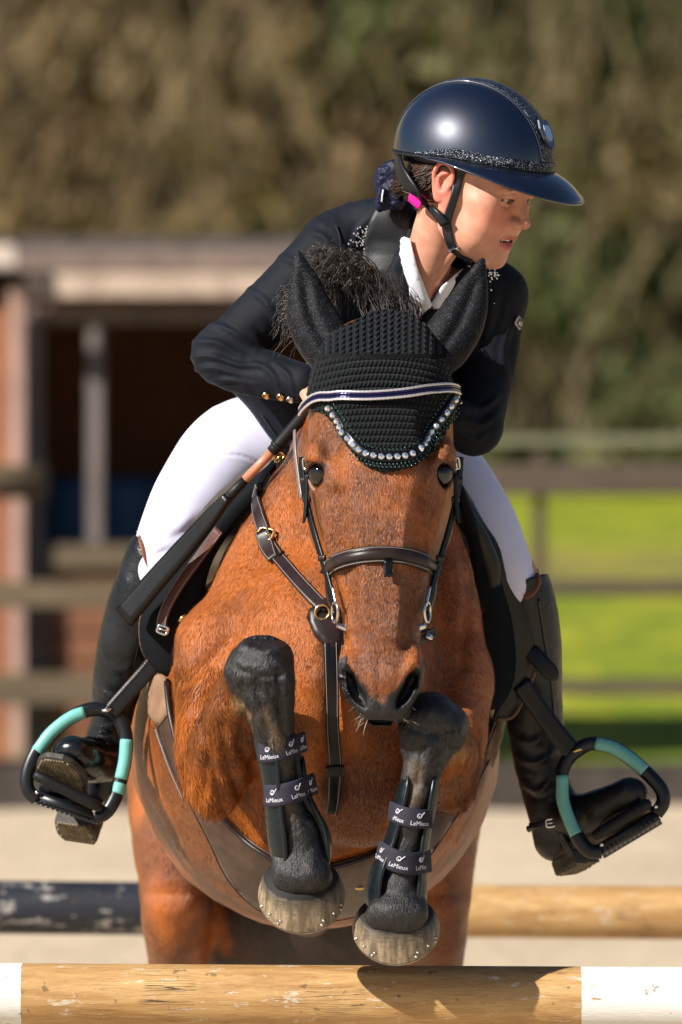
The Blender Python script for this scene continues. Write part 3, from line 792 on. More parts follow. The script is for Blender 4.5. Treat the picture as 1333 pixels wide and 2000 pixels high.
t = NT('hill_backdrop'); n_ = t.noise(t.geo(), .5, 5, .7); t.col(t.ramp(n_, [(.3, (.17, .15, .08)), (.5, (.25, .19, .10)), (.7, (.31, .24, .13))])); t.set(Roughness=1.0); M_hill = t.m
grid_plane('backdrop_hills', -160, 160, 105, 250, 60, 60, M_hill, lambda x, y: np.clip((y-107)*1.4, -.02, 40)+4*vnoise(np.stack([x, y, x*0], -1).reshape(-1, 3), 14, 8).reshape(x.shape)*np.clip((y-110)/20, 0, 1))  # opaque bank added behind the woods to keep bright sky from showing through

def timber(name, c, var=.35, scale=9, rough=.8, axis_=(1, 1, 1)):
    t = NT(name); p = t.geo(); g = t.mapping(p, axis_)
    a = t.noise(g, scale, 5, .7, .4); b = t.noise(g, scale*5, 4, .7)
    d = tuple(q*(1-var) for q in c); e = tuple(min(.9, q*(1+var)) for q in c)
    col_ = t.mix(t.ramp(a, [(.3, 0.0), (.7, 1.0)]), d, e); col_ = t.mix(t.ramp(b, [(.45, .0), (.65, .35)]), col_, d)
    t.col(col_); t.set(Roughness=rough); t.b.inputs['Specular IOR Level'].default_value = .2; t.nor(t.bump(b, .4, .004)); return t.m
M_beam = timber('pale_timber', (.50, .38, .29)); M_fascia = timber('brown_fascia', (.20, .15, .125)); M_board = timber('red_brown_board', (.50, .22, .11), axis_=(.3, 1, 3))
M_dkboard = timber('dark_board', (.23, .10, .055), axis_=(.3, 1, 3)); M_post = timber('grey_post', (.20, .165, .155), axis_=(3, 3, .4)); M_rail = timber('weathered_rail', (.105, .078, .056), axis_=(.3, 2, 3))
M_olive = timber('mossy_rail', (.155, .115, .07), axis_=(.3, 2, 3)); M_roof = timber('felt_roof', (.10, .085, .08))
# --- wooden field shelter, front at 32.6 m from the camera
YS = 20.6
def px2(x, y, Y): v = at(x, y, Y); return v.x, v.z
sh = empty('field_shelter', (-1.0, YS, 0), 'low wooden field shelter with dark open front behind the rail fence', 'shelter')
def wb(name, x0, y0, x1, y1, Y, depth, mat, parent, bev=.006, ext=0.0):
    """block seen between picture coordinates (x0,y0)-(x1,y1) at depth Y"""
    a, zt = px2(x0, y0, Y); b, zb = px2(x1, y1, Y)
    return MB().box((a-ext, Y, zb), (b, Y+depth, zt), bev=bev).build(name, mat, parent, world=True)
def boards(name, x0, y0, x1, y1, Y, mat, parent, n=4, th=.025, vert=False):
    a, zt = px2(x0, y0, Y); b, zb = px2(x1, y1, Y); mb = MB()
    for i in range(n):
        if vert: mb.box((a+(b-a)*i/n+.006, Y+.004*(i % 2), zb), (a+(b-a)*(i+1)/n-.006, Y+th, zt), bev=.004)
        else: mb.box((a, Y+.004*(i % 2), zb+(zt-zb)*i/n+.005), (b, Y+th, zb+(zt-zb)*(i+1)/n-.005), bev=.004)
    return mb.build(name, mat, parent, world=True)
XR = 800
wb('fascia', -30, 484, XR, 530, YS-.20, .04, M_fascia, sh)
wb('eaves_beam', 46, 532, XR, 581, YS-.30, .12, M_beam, sh)
wb('lintel', 60, 598, XR, 631, YS+.02, .12, M_fascia, sh)
boards('frieze', 50, 581, XR, 598, YS+.06, M_dkboard, sh, 1)
wb('corner_post', 50, 600, 82, 1480, YS+.0, .12, M_post, sh)
wb('post', 171, 631, 201, 1062, YS+.03, .10, M_post, sh)
wb('post', XR-30, 600, XR, 1480, YS+.0, .12, M_post, sh)
wb('sill', 82, 1064, XR-30, 1112, YS-.01, .12, M_olive, sh)
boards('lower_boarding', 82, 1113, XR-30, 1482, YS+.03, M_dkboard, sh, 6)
# interior: side and back walls, floor shade
a, zt = px2(-200, 600, YS); b, _ = px2(XR, 600, YS)
zt = 2.28
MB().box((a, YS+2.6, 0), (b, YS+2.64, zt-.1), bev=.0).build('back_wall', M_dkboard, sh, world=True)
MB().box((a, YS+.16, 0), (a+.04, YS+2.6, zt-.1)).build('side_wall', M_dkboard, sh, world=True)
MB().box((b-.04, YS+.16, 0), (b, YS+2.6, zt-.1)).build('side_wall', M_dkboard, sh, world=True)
rf = MB().box((a-.1, YS-.16, 0), (b+.1, YS+2.9, .06)); V_ = rf.V[0]; V_[:, 2] += np.where(V_[:, 1] < YS+1, 2.335, 2.10); rf.V[0] = V_
rf.build('roof', M_roof, sh, world=True)
# pale cladding panel left of the opening
pl = boards('cladding', -210, 604, 50, 1482, YS-.06, M_board, sh, 14, vert=True, th=.03)
wb('pale_corner_board', 17, 560, 49, 1482, YS-.10, .035, timber('pink_board', (.46, .30, .235), axis_=(3, 3, .4)), sh)
wb('barge_board', -120, 478, 32, 522, YS-.42, .05, timber('white_board', (.62, .52, .44)), sh)
# blue plastic barrels inside
M_blue = simple('blue_plastic', (.010, .06, .16), .5)
for i, (bx, lab) in enumerate(((150, 'blue plastic drum inside the shelter, left of the grey post'), (245, 'blue plastic drum inside the shelter, right of the grey post'))):
    c = at(bx, 1000, YS+1.2); prof = [(0, 0), (.27, 0), (.29, .02), (.29, .28), (.305, .30), (.29, .32), (.29, .58), (.305, .60), (.29, .62), (.29, .86), (.27, .90), (.0, .90)]
    n = 28; V_ = []; 
    for r_, z_ in prof:
        for j in range(n): V_.append((c.x+r_*.8*math.cos(2*math.pi*j/n), c.y+r_*.8*math.sin(2*math.pi*j/n), z_*1.42))
    F_ = [(i2*n+j, i2*n+(j+1) % n, (i2+1)*n+(j+1) % n, (i2+1)*n+j) for i2 in range(len(prof)-1) for j in range(n)]
    tag(mesh_obj('plastic_drum', V_, F_, M_blue, world=True), lab, 'drum', 'blue drums in the shelter')
# --- rail fences
def rail_fence(name, label, x0, x1, posts, Y, mat, rails, post_top=1.42):
    e = empty(name, (x0, Y, 0), label, 'fence', 'post and rail fences')
    for px_ in posts:
        MB().box((px_-.028, Y, 0), (px_+.028, Y+.10, post_top), bev=.008).build('post', mat, e, world=True)
    for z0, z1 in rails:
        MB().box((x0, Y-.045, z0), (x1, Y-.004, z1), bev=.008).build('rail', mat, e, world=True)
    return e
YF = 19.5
rail_fence('rail_fence', 'dark three-rail timber fence between the arena and the green pasture', .35, 14.4, [.4, .887, 3.3, 5.7, 8.1, 10.5, 12.9], YF, M_rail, [(1.225, 1.365), (.775, .85), (.335, .405)])
rail_fence('rail_fence', 'low weathered brown rail fence in front of the wooden shelter', -14.4, .3, [-13.2, -10.8, -8.4, -6.0, -3.6, -2.2, .25], YF, M_olive, [(.72, .84), (.29, .43)], 1.0)
# short round rail end in front of the shelter
c = at(-240, 940, YF-.15); c2 = at(92, 942, YF-.15)
V_, F_ = tube([(c.x, c.y, c.z), ((c.x+c2.x)/2, c.y, c.z), (c2.x, c2.y, c2.z)], .077, 16)
gate = empty('slip_rail', (c.x, c.y, 0), 'thick weathered round rail ending at the shelter corner post', 'rail')
mesh_obj('rail', V_, F_, M_olive, gate, world=True)
V_, F_ = tube([(c.x+.1, c.y+.12, 0), (c.x+.1, c.y+.12, 1.5)], .06, 14); mesh_obj('post', V_, F_, M_olive, gate, world=True)
# electric tape
t_ = NT('electric_tape'); t_.col((.17, .17, .095)); t_.set(Roughness=.6); M_tape = t_.m
mb = MB(); zs = []
P_ = [(x, YF+.02, 1.455+.012*math.sin(x*1.3)+(x-.4)*.004) for x in np.linspace(.3, 14.4, 60)]
V_, F_ = ribbon(P_, [(0, -1, 0)]*60, .04, .002); tp_ = empty('fence_tape', (.3, YF, 0), 'pale electric tape strung above the dark rail fence', 'electric tape')
mesh_obj('tape', V_, F_, M_tape, tp_, world=True)
for px_ in (.4, 3.3, 5.7):
    V_, F_ = tube([(px_, YF+.03, 1.36), (px_, YF+.03, 1.5)], .014, 8); mesh_obj('stake', V_, F_, M_tape, tp_, world=True)
# kickboard round the arena
kb = MB(); 
for i in range(24): kb.box((-29+i*2.4, 16.55, -.02), (-29+(i+1)*2.4-.008, 16.6, .17), bev=.005)
for i in range(25): kb.box((-29+i*2.4-.04, 16.6, -.02), (-29+i*2.4+.04, 16.66, .22), bev=.005)
tag(kb.build('arena_kickboard', timber('kickboard_timber', (.06, .05, .043)), world=True), 'low dark timber kickboard along the far edge of the sand', 'kickboard')
# --- woods
rg = np.random.default_rng(11)
nC = 3000; perC = 40
cx = np.where(rg.uniform(0, 1, nC) < .62, rg.uniform(-10, 10, nC), rg.uniform(-34, 34, nC)); cyy = 101+np.abs(rg.normal(0, 2.6, nC)); cz = rg.uniform(0, 14.5, nC)
rr = rg.uniform(.35, 1.0, nC)
pal = np.array([(.36, .25, .145), (.26, .22, .105), (.115, .175, .065), (.095, .105, .055), (.44, .35, .18), (.20, .31, .07)])
cP = np.stack([cx, cyy*.5, cz], 1); g = np.clip((cx+2.2)/5.5, 0, 1); n1 = fbm(cP, 2.6, 31, 2); n2 = fbm(cP*np.array([1, 1, .6]), 1.3, 57, 2)
wg = np.clip(g*1.15-.2+n1*1.5, 0, 1); wd = np.clip(n2*1.9-.25+.2*g, 0, 1); wt = np.clip(fbm(cP, 1.7, 77, 2)*1.6-.1, 0, 1)
lowg = np.exp(-np.clip(cz-2.9, 0, 9)/.8)*np.exp(-((cx+1.3)/2.2)**2)*np.clip(fbm(cP, 1.6, 5, 2)*3+.6, 0, 1)
colr = pal[0]*(1-wg)[:, None]+(pal[2]*.75+pal[1]*.25)*wg[:, None]; colr = colr*(1-wt*.5)[:, None]+pal[1]*(wt*.5)[:, None]; colr = colr*(1-wd*.7)[:, None]+pal[3]*(wd*.7)[:, None]
lt = (rg.uniform(0, 1, nC) < .10)[:, None]; colr = np.where(lt, colr*.5+pal[4]*.5, colr); colr = colr*(1-lowg*.8)[:, None]+pal[5]*(lowg*.8)[:, None]
colr = colr*rg.uniform(.85, 1.18, (nC, 1))
n = nC*perC; ci = np.repeat(np.arange(nC), perC)
u = rg.normal(0, 1, (n, 3)); u = u/np.linalg.norm(u, axis=1)[:, None]*(rg.uniform(0, 1, n)**.45)[:, None]
ctr = np.stack([cx[ci], cyy[ci], cz[ci]], 1)+u*rr[ci][:, None]*np.array([1.15, 1, .95])
s1 = nrm(rg.normal(0, 1, (n, 3))); s2 = nrm(np.cross(s1, rg.normal(0, 1, (n, 3))))
sz = rg.uniform(.05, .17, n)[:, None]; asp = rg.uniform(.5, 2.6, n)[:, None]
q = np.stack([ctr-s1*sz*asp-s2*sz*.6, ctr+s1*sz*asp-s2*sz, ctr+s1*sz*asp*.8+s2*sz*.7, ctr-s1*sz*asp*.7+s2*sz], 1).reshape(-1, 3)
tint = np.repeat(colr[ci]*rg.uniform(.75, 1.3, (n, 1)), 4, axis=0)
# bare branches and trunks as well
mb = MB(); mb.V.append(q); mb.n = len(q); mb.F = [(4*i, 4*i+1, 4*i+2, 4*i+3) for i in range(n)]
TB = [tint]
for i in range(40):
    x0 = rg.uniform(-16, 16); y0 = rg.uniform(101, 105); L = rg.uniform(7, 13); lean = rg.uniform(-.35, .35)
    P = crom([(x0, y0, 0), (x0+lean*L*.3, y0, L*.35), (x0+lean*L*.7, y0, L*.7), (x0+lean*L, y0, L)], 3)
    V_, F_ = tube(P, np.linspace(.11, .03, len(P)), 6, cap=False); mb.add(V_, F_); TB.append(np.tile(np.array([.19, .15, .10])*rg.uniform(.6, 1.5), (len(V_), 1)))
    for k in range(9):
        h = rg.uniform(.25, .95); b0 = np.array([np.interp(h, [0, 1], [x0, x0+lean*L]), y0, L*h]); dr = np.array([rg.uniform(-1, 1), rg.uniform(-.6, .6), rg.uniform(.5, 1.2)]); ln = rg.uniform(1, 3.2)
        P = crom([b0, b0+dr*ln*.5, b0+dr*ln+(0, 0, rg.uniform(-.4, .3))], 3); V_, F_ = tube(P, np.linspace(.05, .012, len(P)), 4, cap=False); mb.add(V_, F_)
        TB.append(np.tile(np.array([.20, .155, .10])*rg.uniform(.6, 1.4), (len(V_), 1)))
for i in range(1700):
    x0 = rg.uniform(-16, 16); y0 = rg.uniform(98.5, 102); z0 = rg.uniform(.5, 13); ln = rg.uniform(1.2, 3.6); a = rg.choice([rg.normal(1.0, .25), rg.normal(1.75, .35)])
    w_ = rg.uniform(.02, .05); dx, dz = math.cos(a)*ln, math.sin(a)*ln
    mb.add([(x0, y0, z0), (x0+w_, y0-w_, z0), (x0+dx+w_*.4, y0-w_*.3, z0+dz), (x0+dx, y0, z0+dz)], [(0, 1, 2, 3)]); TB.append(np.tile(np.array([.27, .205, .12])*rg.uniform(.5, 1.25), (4, 1)))
tc = np.concatenate(TB); tc = np.hstack([tc, np.ones((len(tc), 1))])
t = NT('woods_foliage'); tn = t.attr('tint').outputs['Color']; t.link(tn, t.b.inputs['Base Color']); t.set(Roughness=.8); t.b.inputs['Specular IOR Level'].default_value = .1
tr = t.node('ShaderNodeBsdfTranslucent'); t.link(tn, tr.inputs[0]); mx = t.node('ShaderNodeMixShader'); mx.inputs[0].default_value = .42; t.link(t.b.outputs[0], mx.inputs[1]); t.link(tr.outputs[0], mx.inputs[2]); t.link(mx.outputs[0], t.n['Material Output'].inputs[0])
wood = mesh_obj('woods', np.concatenate(mb.V), mb.F, t.m, world=True, smooth=False, attrs={'tint': ('FLOAT_COLOR', tc)})
tag(wood, 'blurred mass of bare brown and green woodland beyond the pasture', 'woodland', kind='stuff')
log('woods')
# --- jump poles
def pole_material(name, bands, chips=0.0):
    """bands: list of (x0, colour) painted rings along world X"""
    t = NT(name); p = t.geo(); sp = t.node('ShaderNodeSeparateXYZ'); t.link(p, sp.inputs[0])
    chipc = (.30, .30, .30) if chips else None
    g = t.mapping(p, (.35, 3, 3)); a = t.noise(g, 14, 5, .7, .8); b = t.noise(t.mapping(p, (.5, 6, 6)), 60, 4, .7)
    wood_ = t.mix(t.ramp(a, [(.3, 0.0), (.7, 1.0)]), (.34, .17, .05), (.60, .38, .16))
    wood_ = t.mix(t.ramp(b, [(.5, 0.0), (.68, .45)]), wood_, (.22, .10, .035))
    wood_ = t.mix(t.ramp(t.noise(t.mapping(p, (.6, 2, 2)), 30, 4, .8), [(.59, 0.0), (.66, .8)]), wood_, (.62, .56, .46))
    # long cracks
    crack = t.ramp(t.noise(t.mapping(p, (.12, 5, 5)), 26, 2, .5), [(.485, 0.0), (.498, 1.0), (.502, 1.0), (.515, 0.0)])
    cm = t.math('MULTIPLY', crack, t.ramp(t.noise(p, 7, 2), [(.55, 0.0), (.62, 1.0)]))
    c = wood_; x = t.math('ADD', sp.outputs['X'], t.math('MULTIPLY', t.math('SUBTRACT', t.noise(p, 60, 2), .5), .004))
    chipn = t.noise(t.mapping(p, (.6, 1.5, 1.5)), 22, 6, .75)
    for x0, x1, colr, chip in bands:
        m = t.math('MULTIPLY', t.math('GREATER_THAN', x, x0), t.math('LESS_THAN', x, x1))
        m = t.math('MULTIPLY', m, t.ramp(chipn, [(.70-chip, 1.0), (.72-chip, 0.0)]))
        if chipc: c = t.mix(t.math('MULTIPLY', t.math('LESS_THAN', x, x1), .85), c, chipc)
        pc = t.mix(t.ramp(b, [(.4, 0.0), (.7, .35)]), colr, tuple(q*.6 for q in colr))
        c = t.mix(m, c, pc)
    c = t.mix(t.math('MULTIPLY', cm, .9), c, (.035, .02, .01))
    c = t.mix(t.ramp(t.noise(p, 45, 3), [(.66, 0.0), (.72, .7)]), c, (.10, .06, .03))
    t.col(c); t.set(Roughness=.55); t.nor(t.bump(b, .35, .003, t.bump(t.math('SUBTRACT', 1.0, cm), .7, .003))); return t.m
def jump_pole(name, label, zc_px, Y, rad, x0, x1, mat, tilt=0.0):
    c0 = at(666, zc_px, Y); n = 40; m = 60
    xs = np.linspace(x0, x1, m); V = []
    e = .012
    for i, x in enumerate(xs):
        r = rad*(1+.006*vnoise([[x*3, 0, 0]], 1)[0])
        z = c0.z-tilt*x
        for j in range(n): a = 2*math.pi*j/n; V.append((x, Y+r*math.cos(a), z+r*math.sin(a)))
    F = [(i*n+j, (i+1)*n+j, (i+1)*n+(j+1) % n, i*n+(j+1) % n) for i in range(m-1) for j in range(n)]+[tuple(range(n))[::-1], tuple((m-1)*n+j for j in range(n))]
    o = mesh_obj(name, V, F, mat, world=True)
    return tag(o, label, 'jump pole', 'poles of the jump'), c0.z
white = (.80, .78, .74)
xa = at(43, 1940, 0).x; xb = at(1135, 1945, 0).x
jump_pole('jump_pole', 'near wooden jump pole with white painted ends, under the hooves', 1948, 0.0, .0545, -1.5, 1.5, pole_material('near_pole_wood', [(-1.6, xa, white, .05), (xb, 1.6, white, .08)]), tilt=.006)
jump_pole('jump_pole', 'rear jump pole painted chipped black on its left half, bare wood on its right', 1778, 3.2, .0575, -1.7, 1.7, pole_material('rear_pole_wood', [(-1.6, at(640, 1777, 3.2).x, (.010, .013, .022), .115)], chips=1), tilt=.008)
# rider and tack
# ================================================================== RIDER
HS = 1.29; HO = np.array([917., 365., 130.])
def head_axes(yaw=62, pitch=20, roll=0):
    y_, p_ = R(yaw), R(pitch)
    f0 = np.array([math.sin(y_), 0, -math.cos(y_)]); u0 = np.array([0, -1., 0]); s0 = np.array([math.cos(y_), 0, math.sin(y_)])
    f = math.cos(p_)*f0-math.sin(p_)*u0; u = math.sin(p_)*f0+math.cos(p_)*u0
    r = R(roll); s = math.cos(r)*s0+math.sin(r)*u; u = math.cos(r)*u-math.sin(r)*s0
    return np.array([s, u, f])
HM = head_axes()
def HL(*p): return HO+HS*(np.asarray(p if len(p) == 3 else p[0], float)@HM)          # head-local (mm: her left, up, forward) to model
def to_local(P): return ((np.asarray(P, float)-HO)@HM.T)/HS
class Loc:
    def __init__(s, field, k=10.0):
        s.f = field; s.k = k; s.op = 'u'; lo, hi = field.bounds(4)
        c = np.array([HL(x, y, z) for x in (lo[0], hi[0]) for y in (lo[1], hi[1]) for z in (lo[2], hi[2])]); s.lo = c.min(0); s.hi = c.max(0)
    def __call__(s, P): return s.f.ev(to_local(P))*HS
L = []
L.append(Ell((0,42,-12),(72,80,92),k=10)); L.append(Ell((0,-8,38),(58,78,52),k=26)); L.append(Ell((0,30,58),(57,42,32),k=18))
for s_ in (-1, 1):
    L.append(Ell((s_*34,-22,62),(28,30,24),k=18))                                   # cheek
    L.append(Ell((s_*46,-4,50),(18,13,24),k=22))                                    # cheekbone
    L.append(Chain([(s_*62,-12,2,13,13),(s_*56,-58,12,14,14),(s_*40,-77,40,14,14),(s_*14,-90,70,14,12)],k=24,sub=2))   # jaw
L.append(Ell((0,-88,80),(18,13,14),k=12)); L.append(Ell((0,-52,72),(30,32,20),k=16))
L.append(Ell((0,-72,70),(28,22,18),k=14))
for s_ in (-1, 1):
    L.append(Ell((s_*31,11,91),(20,14,11),k=9,op='s'))                              # orbit
    L.append(Ell((s_*30,29,83),(24,7,9),rotz(s_*-6),k=9))                           # brow ridge
L.append(Chain([(0,30,80,10,9),(0,12,88,9,9),(0,-4,97,9.5,10),(0,-18,105,9.5,9.5)],k=10,sub=3)); L.append(Ell((0,-19.5,109),(8,7.5,8),k=6))
L.append(Ell((0,-36,88),(15,12,12),k=10))
for s_ in (-1,1): L.append(Ell((s_*38,-50,46),(24,32,32),k=20)); L.append(Ell((s_*22,-30,78),(14,14,12),k=14))
for s_ in (-1, 1):
    L.append(Ell((s_*13,-23.5,99),(8,8.5,11),k=5)); L.append(Ell((s_*7.5,-31,104),(3.6,4,6.5),k=2,op='s'))
    # eyeball with lids looking down
    L.append(Ell((s_*31,12,74.5),(13.2,13.2,13.2),k=2))
L.append(Ell((0,-40,90),(7,8,6),k=6))
# lips, slightly parted
L.append(Chain([(-24,-51.5,80,3,3),(-14,-48.5,91,4,4.6),(-5,-46.5,96,4.4,5),(0,-47.2,96.5,4.3,5),(5,-46.5,96,4.4,5),(14,-48.5,91,4,4.6),(24,-51.5,80,3,3)],k=4,ref=(0,1,0),sub=2))
L.append(Chain([(-23,-55,79,3,3),(-12,-62,89,4.8,5),(0,-64.5,92,5.6,5.6),(12,-62,89,4.8,5),(23,-55,79,3,3)],k=4,ref=(0,1,0),sub=2))
L.append(Chain([(-21,-53,92,1.6,16),(-8,-54.6,98,3.6,16),(0,-55,100,4.0,16),(8,-54.6,98,3.6,16),(21,-53,92,1.6,16)],k=2,ref=(0,1,0),sub=2,op='s'))
L.append(Chain([(-15,-52,83,3,2),(0,-51.6,90,3.4,2),(15,-52,83,3,2)],k=.5,ref=(0,1,0),sub=3))      # upper teeth
# lids
for s_ in (-1, 1):
    L.append(Chain([(s_*45,10,78,2.2,3),(s_*39,17.5,86,2.6,3),(s_*30,19.5,89,2.8,3.2),(s_*21,16,87.5,2.4,3),(s_*16,10,85,2,3)],k=2.2,ref=(0,1,0),sub=2))
    L.append(Ell((s_*30,18.5,80.5),(13.5,9,12.5),k=2.5))
    L.append(Chain([(s_*45,9,78,1.8,3),(s_*37,3.5,85,2,3),(s_*29,2,87,2,3),(s_*21,5,86.5,1.8,3),(s_*16,9,85,1.8,3)],k=2.5,ref=(0,1,0),sub=2))
# ear: rim, lobe and bowl
EB = np.array([-70., 2, -6])
for s_ in (-1, 1):
    e = lambda x, y, z: (s_*(-EB[0]+x), EB[1]+y, EB[2]+z)
    L.append(Ell(e(3,4,-2),(6,24,15),rotz(s_*6),k=5))
    L.append(Ell(e(9,6,0),(6,15,9),k=4,op='s'))
    L.append(Chain([(*e(4,4,13),2.6,3),(*e(7,20,12),3,3.4),(*e(10,32,2),3.4,3.6),(*e(11,30,-12),3.4,3.6),(*e(10,14,-18),3.2,3.4),(*e(7,-6,-13),3.2,3.4),(*e(4,-22,-4),5,5.5),(*e(3,-24,2),4.5,5)],k=2.5,sub=3))
    L.append(Chain([(*e(7,20,2),2.4,3),(*e(9,10,-9),2.4,3),(*e(6,-6,-5),2.4,3)],k=3,sub=2)); L.append(Ell(e(4,-2,9),(3.5,5,4),k=2.5))
HEADL = Field(L)
SK = [Loc(HEADL, 10)]
SK.append(Chain([(880,392,170,56,62),(856,455,215,50,60),(830,520,256,46,62),(806,580,312,74,56)], k=22, sub=3))
SK.append(Chain([(902,466,160,10,12),(868,516,200,11,12),(832,570,226,12,12)], k=10, sub=2)); SK.append(Chain([(850,400,150,12,12),(836,450,178,13,12),(828,520,205,12,12),(834,580,226,10,10)], k=10, sub=2))                     # throat cords
SK.append(Chain([(802,560,310,140,60),(775,690,410,125,78),(720,800,520,115,80),(655,870,650,120,95)], k=40, ref=(.94,.3,0), sub=2))
SK.append(Chain([(700,470,305,46,46),(655,485,295,48,48),(530,590,312,44,44),(432,690,320,40,40),(480,722,295,36,36),(555,742,258,30,30),(598,742,232,25,32)], k=24, sub=2))
SK.append(Chain([(930,560,320,42,42),(972,580,325,44,44),(965,670,335,38,38),(945,770,305,36,36),(925,830,275,36,36),(888,824,240,30,30),(858,812,222,24,30)], k=24, sub=2))
def hand(c, ax, up, side, mirror=1):
    """palm at c, ax = towards the knuckles, up = back of the hand, side = towards the thumb"""
    c = np.asarray(c, float); ax = nrm(ax); up = nrm(up-ax*np.dot(up, ax)); sd = np.cross(ax, up)*mirror
    w = lambda a, b, u: tuple(c+ax*a+sd*b+up*u)
    SK.append(Chain([(*w(-34,0,0),30,20),(*w(0,0,0),42,17),(*w(30,0,2),44,16)], k=8, ref=sd, sub=2))
    for i, (b, ln) in enumerate(((32, .92), (11, 1.0), (-10, .95), (-31, .78))):
        SK.append(Chain([(*w(34,b,2),11,11),(*w(34+40*ln,b,-6),10,10),(*w(34+42*ln,b,-36),9.4,9.4),(*w(34+16*ln,b,-46),8.4,8.4)], k=2, sub=2))
    SK.append(Chain([(*w(-20,34,-4),14,14),(*w(14,52,-16),12,12),(*w(46,44,-30),10,10),(*w(62,30,-34),8.5,8.5)], k=4, sub=2))
hand((630,738,222), (.55,.25,-.6), (-.3,-.8,-.3), 1)
hand((836,806,214), (-.7,.05,-.35), (.2,-.85,-.3), -1, -1)
SK.append(Chain([(600,860,660,60,60),(460,890,600,62,62),(375,990,545,54,54),(300,1095,495,42,42),(262,1180,520,40,40),(215,1380,600,28,30),(208,1470,612,28,34),(150,1500,540,28,28)], k=30, sub=2))
SK.append(Chain([(720,880,660,60,60),(862,932,590,60,60),(932,1012,535,52,52),(1010,1120,490,40,40),(1040,1220,530,40,40),(1050,1400,590,30,30),(1075,1580,622,30,34),(1190,1590,560,28,26)], k=30, sub=2))
SKIN = Field(SK)
NECKF = Field(SK[:5])
V, F = mesh_field(SKIN, 2.3, far=260, sm=1, fx=(850, 1050), fy=(330, 520), k=2.2)
Lc = to_local(V); lx, ly, lz = Lc.T
face = (np.abs(lx) < 90) & (ly > -115) & (ly < 140) & (lz > -100) & (lz < 130)
def g3(x, y, z, sx_, sy_, sz_): return np.exp(-((np.abs(lx)-x)/sx_)**2-((ly-y)/sy_)**2-((lz-z)/sz_)**2)*face
lip = np.clip(1.3-np.sqrt((np.minimum(np.abs(lx), 60)/25)**2+((ly+55)/13)**2)**3, 0, 1)*(lz > 74)*face*(np.abs(ly+54) > 0)
lip = lip*np.clip((13.5-np.abs(ly+55))/3, 0, 1)
teeth = ((np.abs(lx) < 13) & (np.abs(ly+52.5) < 3.2) & (lz > 82) & (lz < 92)).astype(float)*face
mouth = ((np.abs(lx) < 20) & (np.abs(ly+53.5) < 3.4) & (lz < 90) & (lz > 66) & (np.abs(lx)+ (90-lz)*.0 < 22)).astype(float)*(1-teeth)*(vnormals(V, F)[:, 0]*0+1)
by = 31-.010*(np.abs(lx)-26)**2
brow = np.clip(1.4-(np.abs(ly-by-(1.5))/3.6)**2, 0, 1)*np.clip((np.abs(lx)-9)/4, 0, 1)*np.clip((52-np.abs(lx))/10, 0, 1)*(lz > 62)*face
blush = g3(38, -22, 70, 24, 20, 30)*.9+g3(0, -22, 115, 14, 12, 14)*.6
earr = np.clip((np.abs(lx)-70)/5, 0, 1)*face*(np.abs(ly-4) < 36)*(np.abs(lz+6) < 26)
lash = np.clip(1.25-(np.abs(ly-(11.5-.012*(np.abs(lx)-30)**2))/2.3)**2, 0, 1)*(np.abs(np.abs(lx)-31) < 16)*(lz > 74)*face
t = NT('skin'); p = t.geo()
b = t.noise(p, 35, 4, .6); c = t.mix(t.ramp(b, [(.35, 0.0), (.65, 1.0)]), (.52, .235, .155), (.64, .315, .215))
c = t.mix(t.attr('blush').outputs['Fac'], c, (.60, .11, .085)); c = t.mix(t.attr('lip').outputs['Fac'], c, (.46, .10, .085))
c = t.mix(t.ramp(t.noise(p, 620, 2), [(.70, 0.0), (.76, .35)]), c, (.30, .12, .06))
c = t.mix(t.attr('brow').outputs['Fac'], c, (.055, .028, .018)); c = t.mix(t.attr('mouth').outputs['Fac'], c, (.03, .006, .005)); c = t.mix(t.attr('teeth').outputs['Fac'], c, (.80, .74, .64))
t.col(c); t.b.inputs['Specular IOR Level'].default_value = .36; t.set(Roughness=.52); t.b.inputs['Subsurface Weight'].default_value = .12; t.b.inputs['Subsurface Radius'].default_value = (.012, .005, .003); t.b.inputs['Subsurface Scale'].default_value = .5
t.nor(t.bump(t.noise(p, 900, 3), .12, .0006)); M_skin = t.m
rider = empty('person', W1(640, 870, 650), 'woman in navy jacket and white breeches leaning forward over the bay horse', 'rider')
for ob_name in ('body',):
    body = mesh_obj(ob_name, V, F, M_skin, rider, attrs={'lip': ('FLOAT', np.clip(lip, 0, .85)), 'teeth': ('FLOAT', teeth), 'mouth': ('FLOAT', mouth), 'brow': ('FLOAT', np.clip(np.maximum(brow*.92, lash), 0, 1)), 'blush': ('FLOAT', np.clip(np.maximum(blush*.62, earr*.5), 0, 1))})
log('rider skin', len(V))
# eyes
t = NT('human_eye'); a_ = t.attr('r').outputs['Fac']; t.col(t.ramp(a_, [(0.0, (.004, .004, .004)), (.20, (.004, .004, .004)), (.24, (.09, .04, .018)), (.42, (.05, .022, .01)), (.47, (.42, .36, .32)), (1.0, (.42, .32, .29))], 'LINEAR')); t.set(Roughness=.05); M_heye = t.m
for s_ in (-1, 1):
    c = np.array([s_*31, 12, 75.1]); g = nrm(np.array([.12, -.28, 1.0]))
    V_, F_ = ell_mesh((0, 0, 0), (13.5, 13.5, 13.5), nu=32, nv=24); ang = np.arccos(np.clip(nrm(V_)@g, -1, 1))/1.2
    mesh_obj('eye', [HL(*(c+v)) for v in V_], F_, M_heye, body, attrs={'r': ('FLOAT', np.clip(ang, 0, 1))})
